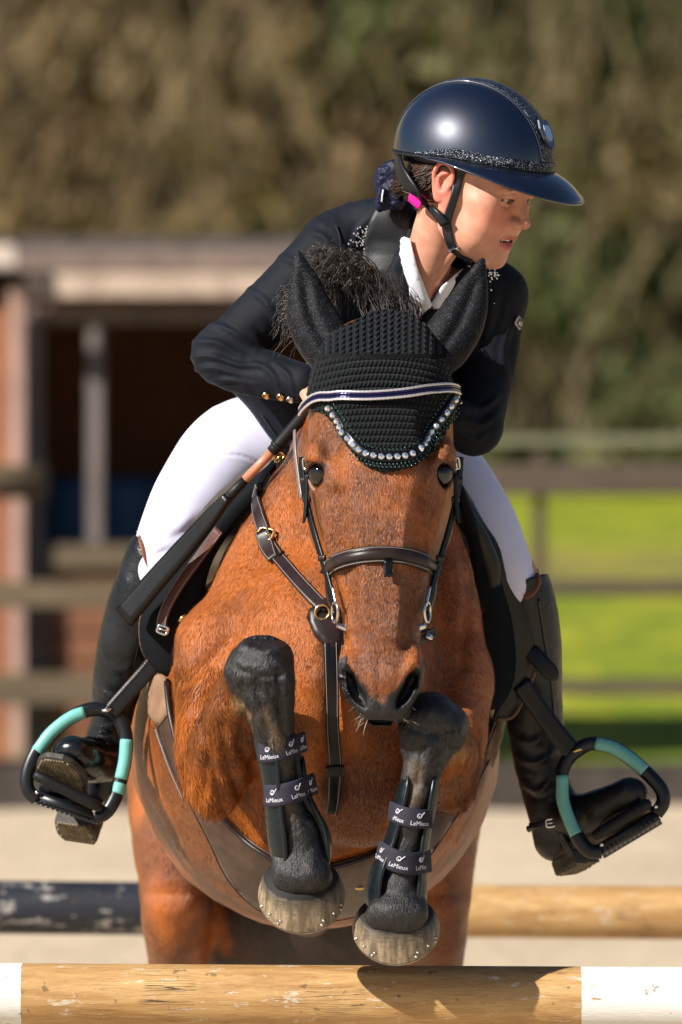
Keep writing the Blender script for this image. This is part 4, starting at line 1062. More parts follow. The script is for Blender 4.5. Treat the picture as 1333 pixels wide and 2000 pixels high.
# ---------------- clothes
t = NT('navy_jacket_cloth'); p = t.geo(); n_ = t.noise(p, 900, 2); n2 = t.noise(p, 16, 4)
t.col(t.mix(t.ramp(n2, [(.35, 0.0), (.65, 1.0)]), (.0022, .0034, .007), (.005, .0068, .012))); t.set(Roughness=.72); t.b.inputs['Specular IOR Level'].default_value = .2; t.b.inputs['Sheen Weight'].default_value = .03; t.b.inputs['Sheen Roughness'].default_value = .5; t.b.inputs['Sheen Tint'].default_value = (.55, .65, 1, 1)
t.nor(t.bump(n_, .25, .0008, t.bump(t.noise(p, 45, 3), .25, .004))); M_jacket = t.m
M_satin = simple('black_satin_trim', (.006, .007, .009), .5, spec=.4, bscale=260, bstr=.3, bdist=.001, var=.3)
M_shirt = simple('white_shirt', (.74, .74, .82), .6, bscale=70, bstr=.35, bdist=.003, sheen=.1)
M_breech = simple('white_breeches', (.72, .72, .92), .62, bscale=1100, bstr=.12, bdist=.0006, sheen=.2)  # bluish sky-lit shade is put into the colour of the white cloth
t = NT('black_boot_leather'); p = t.geo(); v_ = t.voronoi(p, 520); n_ = t.noise(p, 22, 4)
t.col(t.mix(t.ramp(n_, [(.35, 0.0), (.65, 1.0)]), (.004, .005, .007), (.010, .012, .015))); t.link(t.ramp(n_, [(.3, .26), (.7, .42)]), t.b.inputs['Roughness']); t.b.inputs['Specular IOR Level'].default_value = .4
t.nor(t.bump(v_, .35, .0010, t.bump(t.noise(p, 60, 3, .6, .8), .35, .004))); M_boot = t.m
M_smooth_leather = simple('polished_black_leather', (.005, .006, .008), .2, spec=.5, bscale=90, bstr=.2, bdist=.002, rvar=.06)
M_lining = simple('brown_boot_lining', (.20, .07, .035), .5)
M_silver = simple('silver_metal', (.75, .74, .72), .18, metal=1.0)
M_brass = simple('brass_metal', (.72, .50, .22), .25, metal=1.0)
M_crystal = simple('cut_crystal', (.82, .86, .92), .08, metal=.85, coat=1.0)
# jacket: torso, skirt, two sleeves
JT = [Chain([(790,470,300,70,60),(806,540,300,150,72),(796,610,330,168,88),(772,700,410,152,98),(722,800,520,142,98),(650,880,640,150,112)], k=34, ref=(.94,.3,0), sub=3),
      Chain([(770,430,285,52,46),(700,452,305,60,52),(655,482,300,64,58)], k=34, sub=2),
      Chain([(850,500,290,50,46),(930,540,310,54,50),(972,580,322,58,54)], k=34, sub=2),
      Chain([(650,486,298,66,64),(590,545,306,63,62),(528,604,314,60,60),(478,652,320,57,58),(436,688,322,56,57)], k=26, sub=3),
      Chain([(430,692,320,55,56),(450,708,308,54,52),(505,728,285,49,48),(560,742,256,44,43),(594,748,236,41,40)], k=16, sub=3),
      Chain([(966,570,324,62,56),(966,640,334,56,54),(955,720,322,52,52),(940,790,296,52,52),(928,835,272,52,50)], k=24, sub=3),
      Chain([(926,838,270,50,50),(905,832,245,46,44),(884,815,220,40,40)], k=16, sub=2),
      Chain([(560,800,600,100,50),(530,830,600,80,46)], k=30, sub=1)]
OPEN = np.array([(808,392),(804,440),(801,500),(798,560),(790,650),(796,652),(838,600),(884,552),(914,520),(900,470),(884,430)], float)
def jacket_post(P, d):
    # front opening: everything in front of the chest inside the outline is cut away
    e = poly_inside_dist(P[:, :2], OPEN); e = np.where(P[:, 2] < 330, e, 60.0)
    return np.maximum(d, -e)
JACK = Field(JT)
JACKC = Field(JT, jacket_post)
V, F = mesh_field(JACKC, 3.0, far=330, sm=1)
N = vnormals(V, F)
def fold(V, N, path, w, h, both=True):
    P = np.asarray(path, float); P = crom(P, 4) if len(P) > 2 else P
    best = np.full(len(V), 1e9); tt = np.zeros(len(V))
    for i in range(len(P)-1):
        a = P[i]; e = P[i+1]-a; t_ = np.clip(((V[:, :2]-a)@e)/(e@e+1e-9), 0, 1); q = np.hypot(*(V[:, :2]-a-t_[:, None]*e).T)
        m = q < best; best[m] = q[m]; tt[m] = (i+t_[m])/(len(P)-1)
    env = np.sin(np.pi*np.clip(tt, .04, .96))**.6
    g = (np.exp(-(best/w)**2)-.35*np.exp(-((best-w*2.0)/w)**2))*env*(N[:, 2] < .15)
    return V+N*(g*h)[:, None]
for pth, w_, h_ in [([(392,632),(440,640),(500,680)], 8, 6), ([(372,668),(420,668),(470,692)], 8, 7), ([(362,700),(410,695),(466,712),(520,712)], 7, 7), ([(368,726),(420,718),(480,738)], 7, 6),
                    ([(405,745),(450,742),(500,752)], 6, 5), ([(490,705),(530,728),(548,766)], 7, 5), ([(540,712),(565,735),(572,770)], 6, 4),
                    ([(480,560),(520,590),(548,640)], 9, 5), ([(540,500),(590,520),(632,580)], 10, 5), ([(600,450),(640,470),(655,540)], 9, 5), ([(500,640),(520,660),(560,655)], 8, -6),
                    ([(740,410),(700,450),(690,500)], 8, 4), ([(1005,620),(985,680),(990,740)], 9, 5), ([(900,790),(940,800),(975,770)], 8, 7), ([(905,820),(940,830),(965,815)], 8, 7), ([(900,850),(930,860),(950,850)], 7, 6),
                    ([(985,560),(975,620),(960,660)], 8, -5), ([(960,540),(950,600),(930,700)], 8, -5), ([(620,700),(570,690),(500,690)], 8, 4)]:
    V = fold(V, N, pth, w_*.72, h_*.72)
V = V+N*(fbm(V, 60, 31, 3)*3.6)[:, None]*np.clip((V[:, 0]*0+1), 0, 1)[:, None]
jacket = mesh_obj('jacket', V, F, M_jacket, rider)
log('jacket', len(V))
# jacket skirt with its hem, hanging over the hip
V_, F_ = sheet([[(452,762,470),(500,770,440),(560,778,420),(600,790,420)],[(488,800,500),(520,806,470),(566,812,440),(604,822,430)],[(524,850,520),(546,846,490),(576,850,455),(606,860,440)],[(548,878,530),(562,874,500),(584,872,470),(606,880,455)]], 7)
mesh_obj('jacket_skirt', V_, F_, M_jacket, jacket)
for pth in ([(500,792,478),(530,836,480),(556,872,492)], [(560,795,430),(572,830,448),(590,868,458)]):
    V_, F_ = tube(crom(pth, 6), 2.2, 6); mesh_obj('seam', V_, F_, M_satin, jacket)
# shirt under the jacket
SHF = Field([Chain([(852,470,232,50,62),(838,508,256,48,64),(818,562,288,62,66),(800,611,340,138,76),(775,700,414,132,84)], k=34, ref=(.94,.3,0), sub=3)])
NV = np.array([(700,380),(810,420),(813,470),(824,540),(838,588),(862,548),(898,512),(930,490),(900,400),(850,360)], float)
SHF.post = lambda P, d: np.maximum(d, -np.where(P[:, 2] < 300, poly_inside_dist(P[:, :2], NV), np.where(P[:, 1] < 500, 480-P[:, 1], 60)))
V, F = mesh_field(SHF, 3.2, sm=1, far=330); N = vnormals(V, F)
for pth in ([(830,600),(800,620),(785,650)], [(850,590),(820,620),(800,645)], [(812,520),(806,560),(790,600)]): V = fold(V, N, pth, 5, 4)
shirt = mesh_obj('shirt', V, F, M_shirt, rider)
SHB = Field([SHF.prims[0]])
def strip(field, pts, w, thick, name, mat, parent, lift=0.0, d0=-700.0, step=6.0):
    """leather or cloth strip following picture points over the surface of a field"""
    P = crom(pts, 8) if len(pts) > 2 else crom(pts, 10); P = resample(P, step); d, ms = hit(field, P[:, 0], P[:, 1], d0)
    ms = ms | (d > np.median(d)+220)
    if ms.any() and (~ms).any(): k_ = np.arange(len(d)); d = np.interp(k_, k_[~ms], d[~ms])
    P = np.column_stack([P[:, :2], d])
    P[:, 2] = np.convolve(np.pad(P[:, 2], 2, 'edge'), np.ones(5)/5, 'valid')
    N_ = field.grad(P, 4.0); wv = np.interp(np.linspace(0, 1, len(P)), np.linspace(0, 1, len(np.atleast_1d(w))), np.atleast_1d(w))
    V_, F_ = ribbon(P+N_*lift, N_, wv, thick); o = mesh_obj(name, V_, F_, mat, parent)
    return o, P, N_
# collar leaves, placket and zip
COLF = Field(SK[:3]+[SHF.prims[0]])
for pl_ in ([(792,462),(806,466),(818,520),(830,556),(842,592),(828,606),(808,574),(794,530),(788,495)], [(840,590),(860,556),(888,530),(914,514),(908,536),(880,562),(848,606)]):
    V_, F_, _ = drape(COLF, np.array(pl_, float), 5, 8, 5, d0=60); mesh_obj('shirt_collar', V_, F_, M_shirt, shirt)
strip(SHB, [(832,598),(815,622),(795,650)], 13, 3, 'placket', M_shirt, shirt, 2, 60)
strip(SHB, [(822,562),(821,580),(818,602)], 5, 5, 'zip_puller', M_brass, shirt, 6, 60)
# lapels and collar of the jacket
LAPF = Field(JT[:3]+[SK[0]])
for nm, pl_, lf in (('collar', [(740,396),(772,384),(806,398),(812,418),(806,462),(780,512),(752,580),(738,624),(716,590),(704,530),(708,470),(722,430)], 1), ('lapel', [(806,412),(813,426),(808,500),(802,560),(792,650),(744,652),(744,590),(758,530),(786,480)], 7), ('lapel', [(912,516),(940,520),(912,570),(862,622),(830,660),(796,654),(838,602),(884,552)], -2)):
    V_, F_, _ = drape(LAPF if lf > 0 else JACK, np.array(pl_, float), lf, 6, 7, d0=0); mesh_obj(nm, V_, F_, M_satin if nm == 'collar' else M_jacket, jacket)
for pts in ([(655,440),(664,466),(666,505)],):
    strip(JACK, pts, 3, 2, 'seam', M_satin, jacket, 3, 0)
# crystals scattered on the yoke, both shoulders
def sprinkle(pts, field, name, parent, r0, r1, d0=0, lift=4):
    mb = MB(); rg_ = np.random.default_rng(5)
    for x, y in pts:
        d, _ = hit(field, x, y, d0); V_, F_ = ell_mesh((x, y, d[0]-lift), [rg_.uniform(r0, r1)]*3, nu=8, nv=5); mb.add(V_, F_)
    return mb.build(name, M_crystal, parent, smooth=False)
rg2 = np.random.default_rng(3)
pts = [(708+rg2.normal(0, 10)+(465-y)*.12, y) for y in rg2.uniform(442, 488, 44)]
sprinkle(pts, JACK, 'crystal_spray', jacket, 1.3, 2.6)
pts = [(963+rg2.normal(0, 6), y) for y in rg2.uniform(520, 552, 26)]+[(966,592),(960,566)]
sprinkle(pts, JACK, 'crystal_spray', jacket, 1.3, 2.4)
# sleeve badge: pale diamond
d, _ = hit(JACK, 1010, 630, 0); V_, F_, _ = drape(JACK, np.array([(1011,613),(1020,628),(1012,645),(1002,630)], float), 4, 3, 4, d0=0)
bd = mesh_obj('sleeve_badge', V_, F_, simple('badge_silver', (.45, .38, .36), .35, metal=.5), jacket)
strip(JACK, [(1011,620),(1006,630),(1012,638),(1016,629),(1011,620)], 2, 1.5, 'badge_mark', M_satin, jacket, 8, 0, 2)
# sleeve buttons
for bx, by_ in ((521,773),(549,776),(568,781)):
    d, _ = hit(JACK, bx, by_-2, 0); g_ = JACK.grad(np.array([[bx, by_-2, d[0]]]))[0]
    n = 20; V_ = []; u_ = nrm(np.cross(g_, (0, 1, .1))); v_ = np.cross(g_, u_)
    for rr_, hh in ((0, 1.5), (4, 1.5), (5.5, 4), (7.5, 5), (9, 3.5), (9.3, 0)):
        for j in range(n): q = 2*math.pi*j/n; V_.append(np.array([bx, by_-2, d[0]])+u_*rr_*math.cos(q)*.8+v_*rr_*math.sin(q)+g_*(hh+1))
    F_ = [(i*n+j, i*n+(j+1) % n, (i+1)*n+(j+1) % n, (i+1)*n+j) for i in range(5) for j in range(n)]
    mesh_obj('button', V_, F_, M_brass if bx < 560 else M_silver, jacket)
# shirt cuff at the hidden wrist and the pale waist seen through the bent arm
V_, F_ = tube([(596,748,234),(606,750,228),(614,751,222)], [38,36,33], 20, flat=.9); mesh_obj('shirt_cuff', V_, F_, M_shirt, shirt)
# breeches
BR = Field([Ell((690,880,660),(130,90,110),k=30), Chain([(610,850,660,112,100),(520,868,630,106,104),(450,892,600,98,98),(385,968,550,84,86),(335,1045,508,66,70),(305,1105,490,50,56),(292,1150,505,44,46)], k=36, sub=7),
            Chain([(730,880,650,110,100),(810,900,620,96,96),(862,932,590,90,92),(928,1010,532,76,80),(975,1080,500,58,64),(1005,1135,492,46,52),(1018,1180,510,42,44)], k=36, sub=7)])
V, F = mesh_field(BR, 4.2, sm=16); N = vnormals(V, F)
for pth, w_, h_ in (([(445,808),(470,812),(500,806)], 4, -3), ([(425,888),(470,890),(505,905),(520,925)], 3, -2.2), ([(330,1050),(360,1040),(390,1010)], 8, -3), ([(300,1085),(330,1075)], 6, -3), ([(420,800),(430,830),(436,860)], 9, 3)): V = fold(V, N, pth, w_, h_)
V = V+N*(fbm(V, 80, 41, 2)*1.6)[:, None]
breeches = mesh_obj('breeches', V, F, M_breech, rider)
log('breeches')
# tall boots
def tall_boot(leg, foot, topcut, lab, heel, sole, solen, folds, spur):
    fld = Field([Chain(leg, k=14, sub=3), Chain(foot, k=16, sub=3)], lambda P, d: np.maximum(d, -((P-topcut[0])@nrm(topcut[1]))+0*d))
    V, F = mesh_field(fld, 3.2, sm=1); N = vnormals(V, F)
    for pth, w_, h_ in folds: V = fold(V, N, pth, w_, h_)
    V = V+N*(fbm(V, 40, 51, 2)*1.6)[:, None]
    o = mesh_obj('riding_boot', V, F, M_boot, rider)
    if lab: o['label'] = lab
    return o, fld
def sole_part(parent, heelp, toep, n, half, heel_h=30, thick=11):
    """outsole from heel to toe with separate heel block; n = direction out of the tread"""
    heelp, toep = np.asarray(heelp, float), np.asarray(toep, float); v = toep-heelp; Ls = np.linalg.norm(v); v = v/Ls; n = nrm(n-v*np.dot(n, v)); w = np.cross(v, n)
    prof = [(0,.62),(.06,.80),(.15,.84),(.3,.72),(.45,.66),(.6,.84),(.72,1.0),(.84,.96),(.94,.72),(1.0,.35)]
    prof = crom([(a*Ls, b*half, 0) for a, b in prof], 4)
    out = [(a, b) for a, b, _ in prof]+[(a, -b) for a, b, _ in prof[::-1]]
    def slab(outline, z0, z1, name, mat, par):
        m = len(outline); V_ = []
        for z in (z0, z0+(z1-z0)*.15, z1-(z1-z0)*.15, z1):
            k = .96 if z in (z0, z1) else 1.0; c = np.mean(outline, 0)
            for a, b in outline: V_.append(heelp+v*(c[0]+(a-c[0])*k)+w*(c[1]+(b-c[1])*k)+n*z)
        F_ = [(i*m+j, i*m+(j+1) % m, (i+1)*m+(j+1) % m, (i+1)*m+j) for i in range(3) for j in range(m)]+[tuple(range(m))[::-1], tuple(3*m+j for j in range(m))]
        ob = mesh_obj(name, V_, F_, mat, par)
        bm = bmesh.new(); bm.from_mesh(ob.data); bmesh.ops.recalc_face_normals(bm, faces=bm.faces); bm.to_mesh(ob.data); bm.free(); ob.data.polygons.foreach_set('use_smooth', [False]*len(ob.data.polygons)); return ob
    so = slab(out, -4, thick, 'sole', M_sole, parent)
    hl = [(a, b) for a, b in out if a < Ls*.30]; slab(hl, thick+.5, thick+heel_h, 'heel', M_sole, parent)
    # tread: small raised lugs
    mb = MB(); s_ = 6.0
    for i in range(int(Ls/s_)):
        a = i*s_+3
        for j in range(-int(half/s_)-1, int(half/s_)+2):
            b = (j+.5*(i % 2))*s_
            wd = np.interp(a, [q[0] for q in prof], [q[1] for q in prof])-6
            if abs(b) > wd or Ls*.30 < a < Ls*.45: continue
            z0 = thick+(heel_h if a < Ls*.3 else 0)
            if a < Ls*.3 and (a < 9 or a > Ls*.3-6): continue
            P_ = [heelp+v*(a+x*2.1)+w*(b+y*2.1)+n*(z0+z) for z in (0, 3.2) for x, y in ((-1,-1),(1,-1),(1,1),(-1,1))]
            mb.add(P_, [(0,1,2,3),(4,7,6,5),(0,4,5,1),(1,5,6,2),(2,6,7,3),(3,7,4,0)])
    merge_into(so, mb.build('tread', M_tread, so)); return so
M_sole = simple('boot_sole_rubber', (.035, .030, .024), .6, bscale=120, bstr=.5, bdist=.002, var=.5, vscale=50)
M_tread = simple('worn_tread', (.17, .13, .075), .7, var=.6, vscale=90)
lb, LBF = tall_boot([(300,1085,500,54,60),(282,1140,512,56,60),(262,1200,530,57,60),(244,1265,555,55,58),(230,1330,580,49,54),(219,1395,605,41,48),(213,1440,618,40,48)],
    [(210,1450,625,40,46),(204,1490,635,42,48),(196,1535,650,36,44)], (np.array([292,1062,490.]), np.array([-.52,.80,-.1])), 'boot on the saddle side beside the whip, sole turned to the front', None, None, None,
    [([(195,1350),(225,1365),(255,1350)], 6, 4), ([(192,1385),(220,1398),(250,1385)], 6, 4), ([(200,1420),(225,1430)], 5, 3), ([(215,1300),(240,1310),(262,1300)], 8, 3)], None)
LFF = Field([Chain([(206,1478,622,42,50),(196,1484,585,44,48),(174,1486,540,46,42),(152,1476,505,46,38),(138,1468,482,40,32)], k=14, sub=3)])
V, F = mesh_field(LFF, 3.0, sm=1); V = V+vnormals(V, F)*(fbm(V, 40, 51, 2)*2.0)[:, None]; mesh_obj('boot_foot', V, F, M_smooth_leather, lb)
sole_part(lb, (168,1613,648), (108,1473,435), np.array([-.30,.76,-.50]), 50)
rb, RBF = tall_boot([(1018,1120,500,50,56),(1032,1180,515,56,58),(1040,1250,538,57,60),(1043,1320,566,56,58),(1044,1390,592,56,54),(1052,1460,610,54,52),(1064,1520,622,52,52),(1074,1580,632,44,50),(1084,1640,640,42,46)],
    [(1080,1570,628,46,48),(1110,1592,600,46,46),(1150,1590,562,44,42),(1195,1572,528,42,38),(1232,1552,500,36,34)], (np.array([1024,1138,500.]), np.array([.35,.93,-.1])), None, None, None, None,
    [([(1010,1440),(1045,1450),(1075,1420)], 8, 6), ([(1015,1480),(1050,1490),(1085,1465)], 7, 6), ([(1025,1530),(1055,1545),(1085,1510)], 7, 6), ([(1100,1560),(1125,1590),(1120,1640)], 6, 4)], None)
sole_part(rb, (1092,1672,655), (1262,1572,478), np.array([.42,.86,-.30]), 44)
# boot top lining, laces, keepers, seam
for fld, pts, par in ((LBF, [(272,1036),(278,1062),(288,1095),(302,1122)], lb), (RBF, [(1046,1112),(1052,1136),(1040,1158),(1024,1166)], rb)):
    P = crom(pts, 5); d, _ = hit(fld, P[:, 0], P[:, 1], 200); d = np.clip(d, 380, 520)
    V_, F_ = ribbon(np.column_stack([P, d]), [(.3 if par is lb else -.5, -.2, -.9)]*len(P), 13, 3); mesh_obj('lining', V_, F_, M_lining, par)
strip(LBF, [(288,1180),(275,1240),(262,1300),(250,1370)], 4, 2, 'back_seam', M_smooth_leather, lb, 1, 200)
strip(RBF, [(1052,1170),(1066,1260),(1078,1340),(1084,1410)], 5, 2, 'zip', M_smooth_leather, rb, 1, 200)
for k in range(5):
    y = 1418+k*11
    V_, F_ = tube(crom([(196-k*2,y,560-k*6),(208-k*2,y+5,556-k*6),(222-k*2,y+2,560-k*6)], 4), 2.6, 8); mesh_obj('lace', V_, F_, M_smooth_leather, lb)
for par, pts in ((lb, [(150,1452,480),(178,1446,520),(206,1458,556),(226,1476,590)]), (rb, [(1035,1614,590),(1060,1612,582),(1084,1606,582),(1100,1640,578),(1120,1676,590)])):
    P = crom(pts, 5); V_, F_ = ribbon(P, [(0,-.5,-.85) if par is lb else (-.1,-.1,-1)]*len(P), 13, 5); mesh_obj('spur_strap', V_, F_, M_smooth_leather, par)
def buckle(c, ang, w, h, mat, parent, r=2.6, n=(0, 0, -1), name='buckle'):
    c = np.asarray(c, float); a = R(ang); n = nrm(n); u = np.array([math.cos(a), math.sin(a), 0]); u = nrm(u-n*np.dot(u, n)); v = np.cross(n, u); pts = []
    for q in np.linspace(0, 2*math.pi, 29): 
        cx_, sx_ = math.cos(q), math.sin(q); pts.append(c+u*w/2*np.sign(cx_)*abs(cx_)**.45+v*h/2*np.sign(sx_)*abs(sx_)**.45)
    V_, F_ = tube(pts, r, 8, cap=False); mb = MB().add(V_, F_); V_, F_ = tube([c-u*w/2, c+u*w/2*.9-n*-2], r*.8, 6); mb.add(V_, F_)
    return mb.build(name, mat, parent, smooth=True)
buckle((1076,1608,570), -8, 17, 15, M_silver, rb, 2.2); buckle((203,1456,548), 10, 14, 12, M_silver, lb, 2.0)
V_, F_ = tube([(1068,1608,590),(1045,1616,605),(1032,1620,612)], [6,6,7], 10); mesh_obj('spur', V_, F_, M_smooth_leather, rb)
V_, F_ = ell_mesh((238,1118,505), (5,7,7)); mesh_obj('brass_stud', V_, F_, M_brass, lb)
# ================================================================== HELMET AND HAIR
HC = np.array([0., 45., -8.]); HR = np.array([94., 118., 130.])
def rim_u(f): return np.where(f > 0, 45+f*.165, 45+f*.25)
def hpoint(th, E, off=0.0):
    """local point on the shell at azimuth th (0 front, 90 her left) and elevation E, pushed out by off mm"""
    r = HR+off
    return HC+np.stack([r[0]*np.cos(E)*np.sin(th), r[1]*np.sin(E), r[2]*np.cos(E)*np.cos(th)], -1)
def rimE(th, du=0.0):
    E = np.zeros_like(th)
    for _ in range(12):
        f = HC[2]+HR[2]*np.cos(E)*np.cos(th); E = np.arcsin(np.clip((rim_u(f)+du-HC[1])/HR[1], -.9, .9))
    return E
t = NT('navy_gloss_shell'); n_ = t.noise(t.geo(), 900, 2); t.col((.003, .008, .026)); t.set(Roughness=.38); t.b.inputs['Coat Weight'].default_value = 1.0; t.b.inputs['Coat Roughness'].default_value = .035; t.b.inputs['Metallic'].default_value = .35; t.b.inputs['Specular IOR Level'].default_value = .7
t.nor(t.bump(n_, .03, .0003)); M_shell = t.m
t = NT('sequin_trim'); p = t.geo(); v_ = t.voronoi(p, 760); vc = t.voronoi(p, 760, out='Color'); sp = t.node('ShaderNodeSeparateColor'); t.link(vc, sp.inputs[0])
t.col(t.mix(t.ramp(sp.outputs[0], [(.80, 0.0), (.9, 1.0)]), (.003, .004, .008), (.30, .36, .46))); t.set(Roughness=.3, Metallic=.5); t.nor(t.bump(v_, .8, .0012)); M_sequin = t.m
M_dkplastic = simple('black_matt_plastic', (.005, .006, .009), .42, spec=.35, bscale=500, bstr=.15, bdist=.0006)
M_webbing = simple('black_webbing', (.008, .009, .012), .5, bscale=500, bstr=.4, bdist=.001)
M_pink = simple('pink_clip', (.85, .01, .28), .4)
helmet = empty('riding_helmet', Vector(W([HL(0, 45, -8)])[0]), 'glossy navy riding helmet with sequin trim and wide peak on the rider', 'helmet')
def grid_mesh(P, close_u=False):
    m, n = P.shape[:2]; F = []
    for i in range(m-1):
        for j in range(n if close_u else n-1): F.append((i*n+j, i*n+(j+1) % n, (i+1)*n+(j+1) % n, (i+1)*n+j))
    return P.reshape(-1, 3), F
def fixn(o):
    bm = bmesh.new(); bm.from_mesh(o.data); bmesh.ops.recalc_face_normals(bm, faces=bm.faces); bm.to_mesh(o.data); bm.free(); return o
th = np.linspace(0, 2*math.pi, 121)[:-1]; E0 = rimE(th); tt = np.linspace(0, 1, 40)
outer = np.array([hpoint(th, E0+(math.pi/2-.001-E0)*a) for a in tt]); inner = np.array([hpoint(th, E0+(math.pi/2-.001-E0)*a, -15) for a in tt])
P = np.concatenate([outer[::-1], inner]); V_, F_ = grid_mesh(P, True); fixn(mesh_obj('shell', HL(V_), F_, M_shell, helmet))
# dark liner padding under the shell
pad_ = np.array([hpoint(th, rimE(th, -6-10*a), -13-2*a) for a in (0, .5, 1)]+[hpoint(th, rimE(th, -16+6), -20), hpoint(th, rimE(th, 10), -17)]); V_, F_ = grid_mesh(pad_, True); fixn(mesh_obj('liner', HL(V_), F_, M_dkplastic, helmet))
# rim piping
rp = hpoint(th, rimE(th, -1), 0); rp = np.vstack([rp, rp[:1]]); V_, F_ = tube(HL(rp), 4.0, 8, cap=False); mesh_obj('rim_piping', V_, F_, M_dkplastic, helmet)
# sequin band over the front rim
tb = np.linspace(R(-118), R(118), 90)
def band(th_, dus, off, name, mat, width_fade=True):
    rows = []
    for k, du in enumerate(dus):
        w = np.clip((R(118)-np.abs(th_))/R(30), .15, 1)
        rows.append(hpoint(th_, rimE(th_, du*w+2), off if 0 < k < len(dus)-1 else .2))
    V_, F_ = grid_mesh(np.array(rows)); return fixn(mesh_obj(name, HL(V_), F_, mat, helmet))
band(tb, (0, 1, 8, 15, 16), 2.2, 'sequin_band', M_sequin)
# sequin strip over the crown, back to front, with polished edging
Ec = np.linspace(0, 1, 80)
back_E = rimE(np.array([math.pi]))[0]; front_E = rimE(np.array([0.]), 18)[0]
ang = back_E+(math.pi-front_E-back_E)*Ec; w_ = 19+7*np.sin(np.pi*Ec)
def crown(ws, off):
    a = ang; f = -np.cos(a); u = np.sin(a)
    s_ = ws; k = np.sqrt(np.clip(1-(s_/HR[0])**2, 0, 1))
    q = np.stack([s_, HR[1]*u*k, HR[2]*f*k], -1); n = nrm(q/HR**2); return HC+q+n*off
rows = [crown(w_*a, .3 if abs(a) == 1 else 2.4) for a in (-1, -.94, -.5, 0, .5, .94, 1)]
V_, F_ = grid_mesh(np.array(rows)); fixn(mesh_obj('crown_strip', HL(V_), F_, M_sequin, helmet))
for a in (-1, 1):
    V_, F_ = tube(HL(crown(w_*a, 1.0)), 2.3, 8); mesh_obj('edging', V_, F_, M_shell, helmet)
# badge plate on the front of the strip
bc = crown(np.zeros(80), 3.4)[70]; n_b = nrm((bc-HC)/HR**2); t_b = nrm(np.cross([1, 0, 0], n_b)); s_b = np.array([1., 0, 0])
def plate(out, z0, z1, name, mat, par):
    m = len(out); V_ = [bc+s_b*a+t_b*b+n_b*z for z in (z0, z1) for a, b in out]; F_ = [(j, (j+1) % m, m+(j+1) % m, m+j) for j in range(m)]+[tuple(range(m))[::-1], tuple(m+j for j in range(m))]
    o = fixn(mesh_obj(name, HL(V_), F_, mat, par, smooth=False)); return o
sh_ = [(-13,-22),(13,-22),(17,-8),(15,10),(8,22),(0,25),(-8,22),(-15,10),(-17,-8)]
if t_b[1] > 0: sh_ = [(a, -b) for a, b in sh_]
bp = plate(sh_, 0, 3, 'badge', M_shell, helmet)
plate([(a*.6, b*.55) for a, b in sh_], 3, 5.0, 'emblem', M_silver, bp)
# brim and peak
tv = np.linspace(R(-112), R(112), 101); ext = 8+54*np.clip(np.cos(tv*.82), 0, 1)**2.0*np.clip((R(112)-np.abs(tv))/R(30), 0, 1); ext = ext*np.clip((R(112)-np.abs(tv))/R(14), .05, 1)
r0 = hpoint(tv, rimE(tv, 1), -1); outd = np.stack([np.sin(tv), 0*tv, np.cos(tv)], -1)
rows = []
for a, z in ((0, 0), (.2, -1.6), (.45, -6.0), (.7, -13), (.92, -21.5), (1.0, -25.5)):
    rows.append(r0+outd*(ext*a)[:, None]+np.array([0, 1., 0])*(z*(ext/60))[:, None])
low = [q+np.array([0, -2.6, 0]) for q in rows[::-1]]
V_, F_ = grid_mesh(np.array(rows+low+[rows[0]])); fixn(mesh_obj('peak', HL(V_), F_, M_shell, helmet))
V_, F_ = tube(HL(rows[-1]+np.array([0, -1.3, 0])), 2.2, 8); mesh_obj('peak_edge', V_, F_, M_shell, helmet)
# harness
def hstrap(pts, w, name, mat, thick=4, lift=1.5):
    P = crom(np.array(pts, float), 8); d, _ = hit(NECKF, P[:, 0], P[:, 1], -100); base = np.column_stack([P[:, :2], np.minimum(d, P[:, 2])])
    N_ = NECKF.grad(base, 4); N_ = nrm(N_+np.array([-.1, 0, -.4])); wv = np.interp(np.linspace(0, 1, len(P)), np.linspace(0, 1, len(w)), w)
    V_, F_ = ribbon(base+N_*lift, N_, wv, thick); return mesh_obj(name, V_, F_, mat, helmet)
hstrap([(908,312,50),(898,345,52),(888,385,60),(878,415,75),(872,436,86)], [24,19,16,17,20], 'front_strap', M_dkplastic, 5)
hstrap([(790,302,150),(792,326,122),(806,352,88),(836,384,70),(858,412,104),(872,436,92)], [40,44,34,17,16,20], 'rear_strap', M_dkplastic, 6, 11)
hstrap([(872,434,90),(878,462,95),(888,486,100),(903,498,96),(922,508,90)], [20,19,18,17,14], 'chin_strap', M_webbing, 5)
hstrap([(880,484,100),(889,484,98),(898,482,96)], [6,6,6], 'strap_keeper', M_silver, 9)
hstrap([(824,371,128),(833,381,122),(842,391,118)], [36,36,33], 'clip', M_pink, 10, 21)
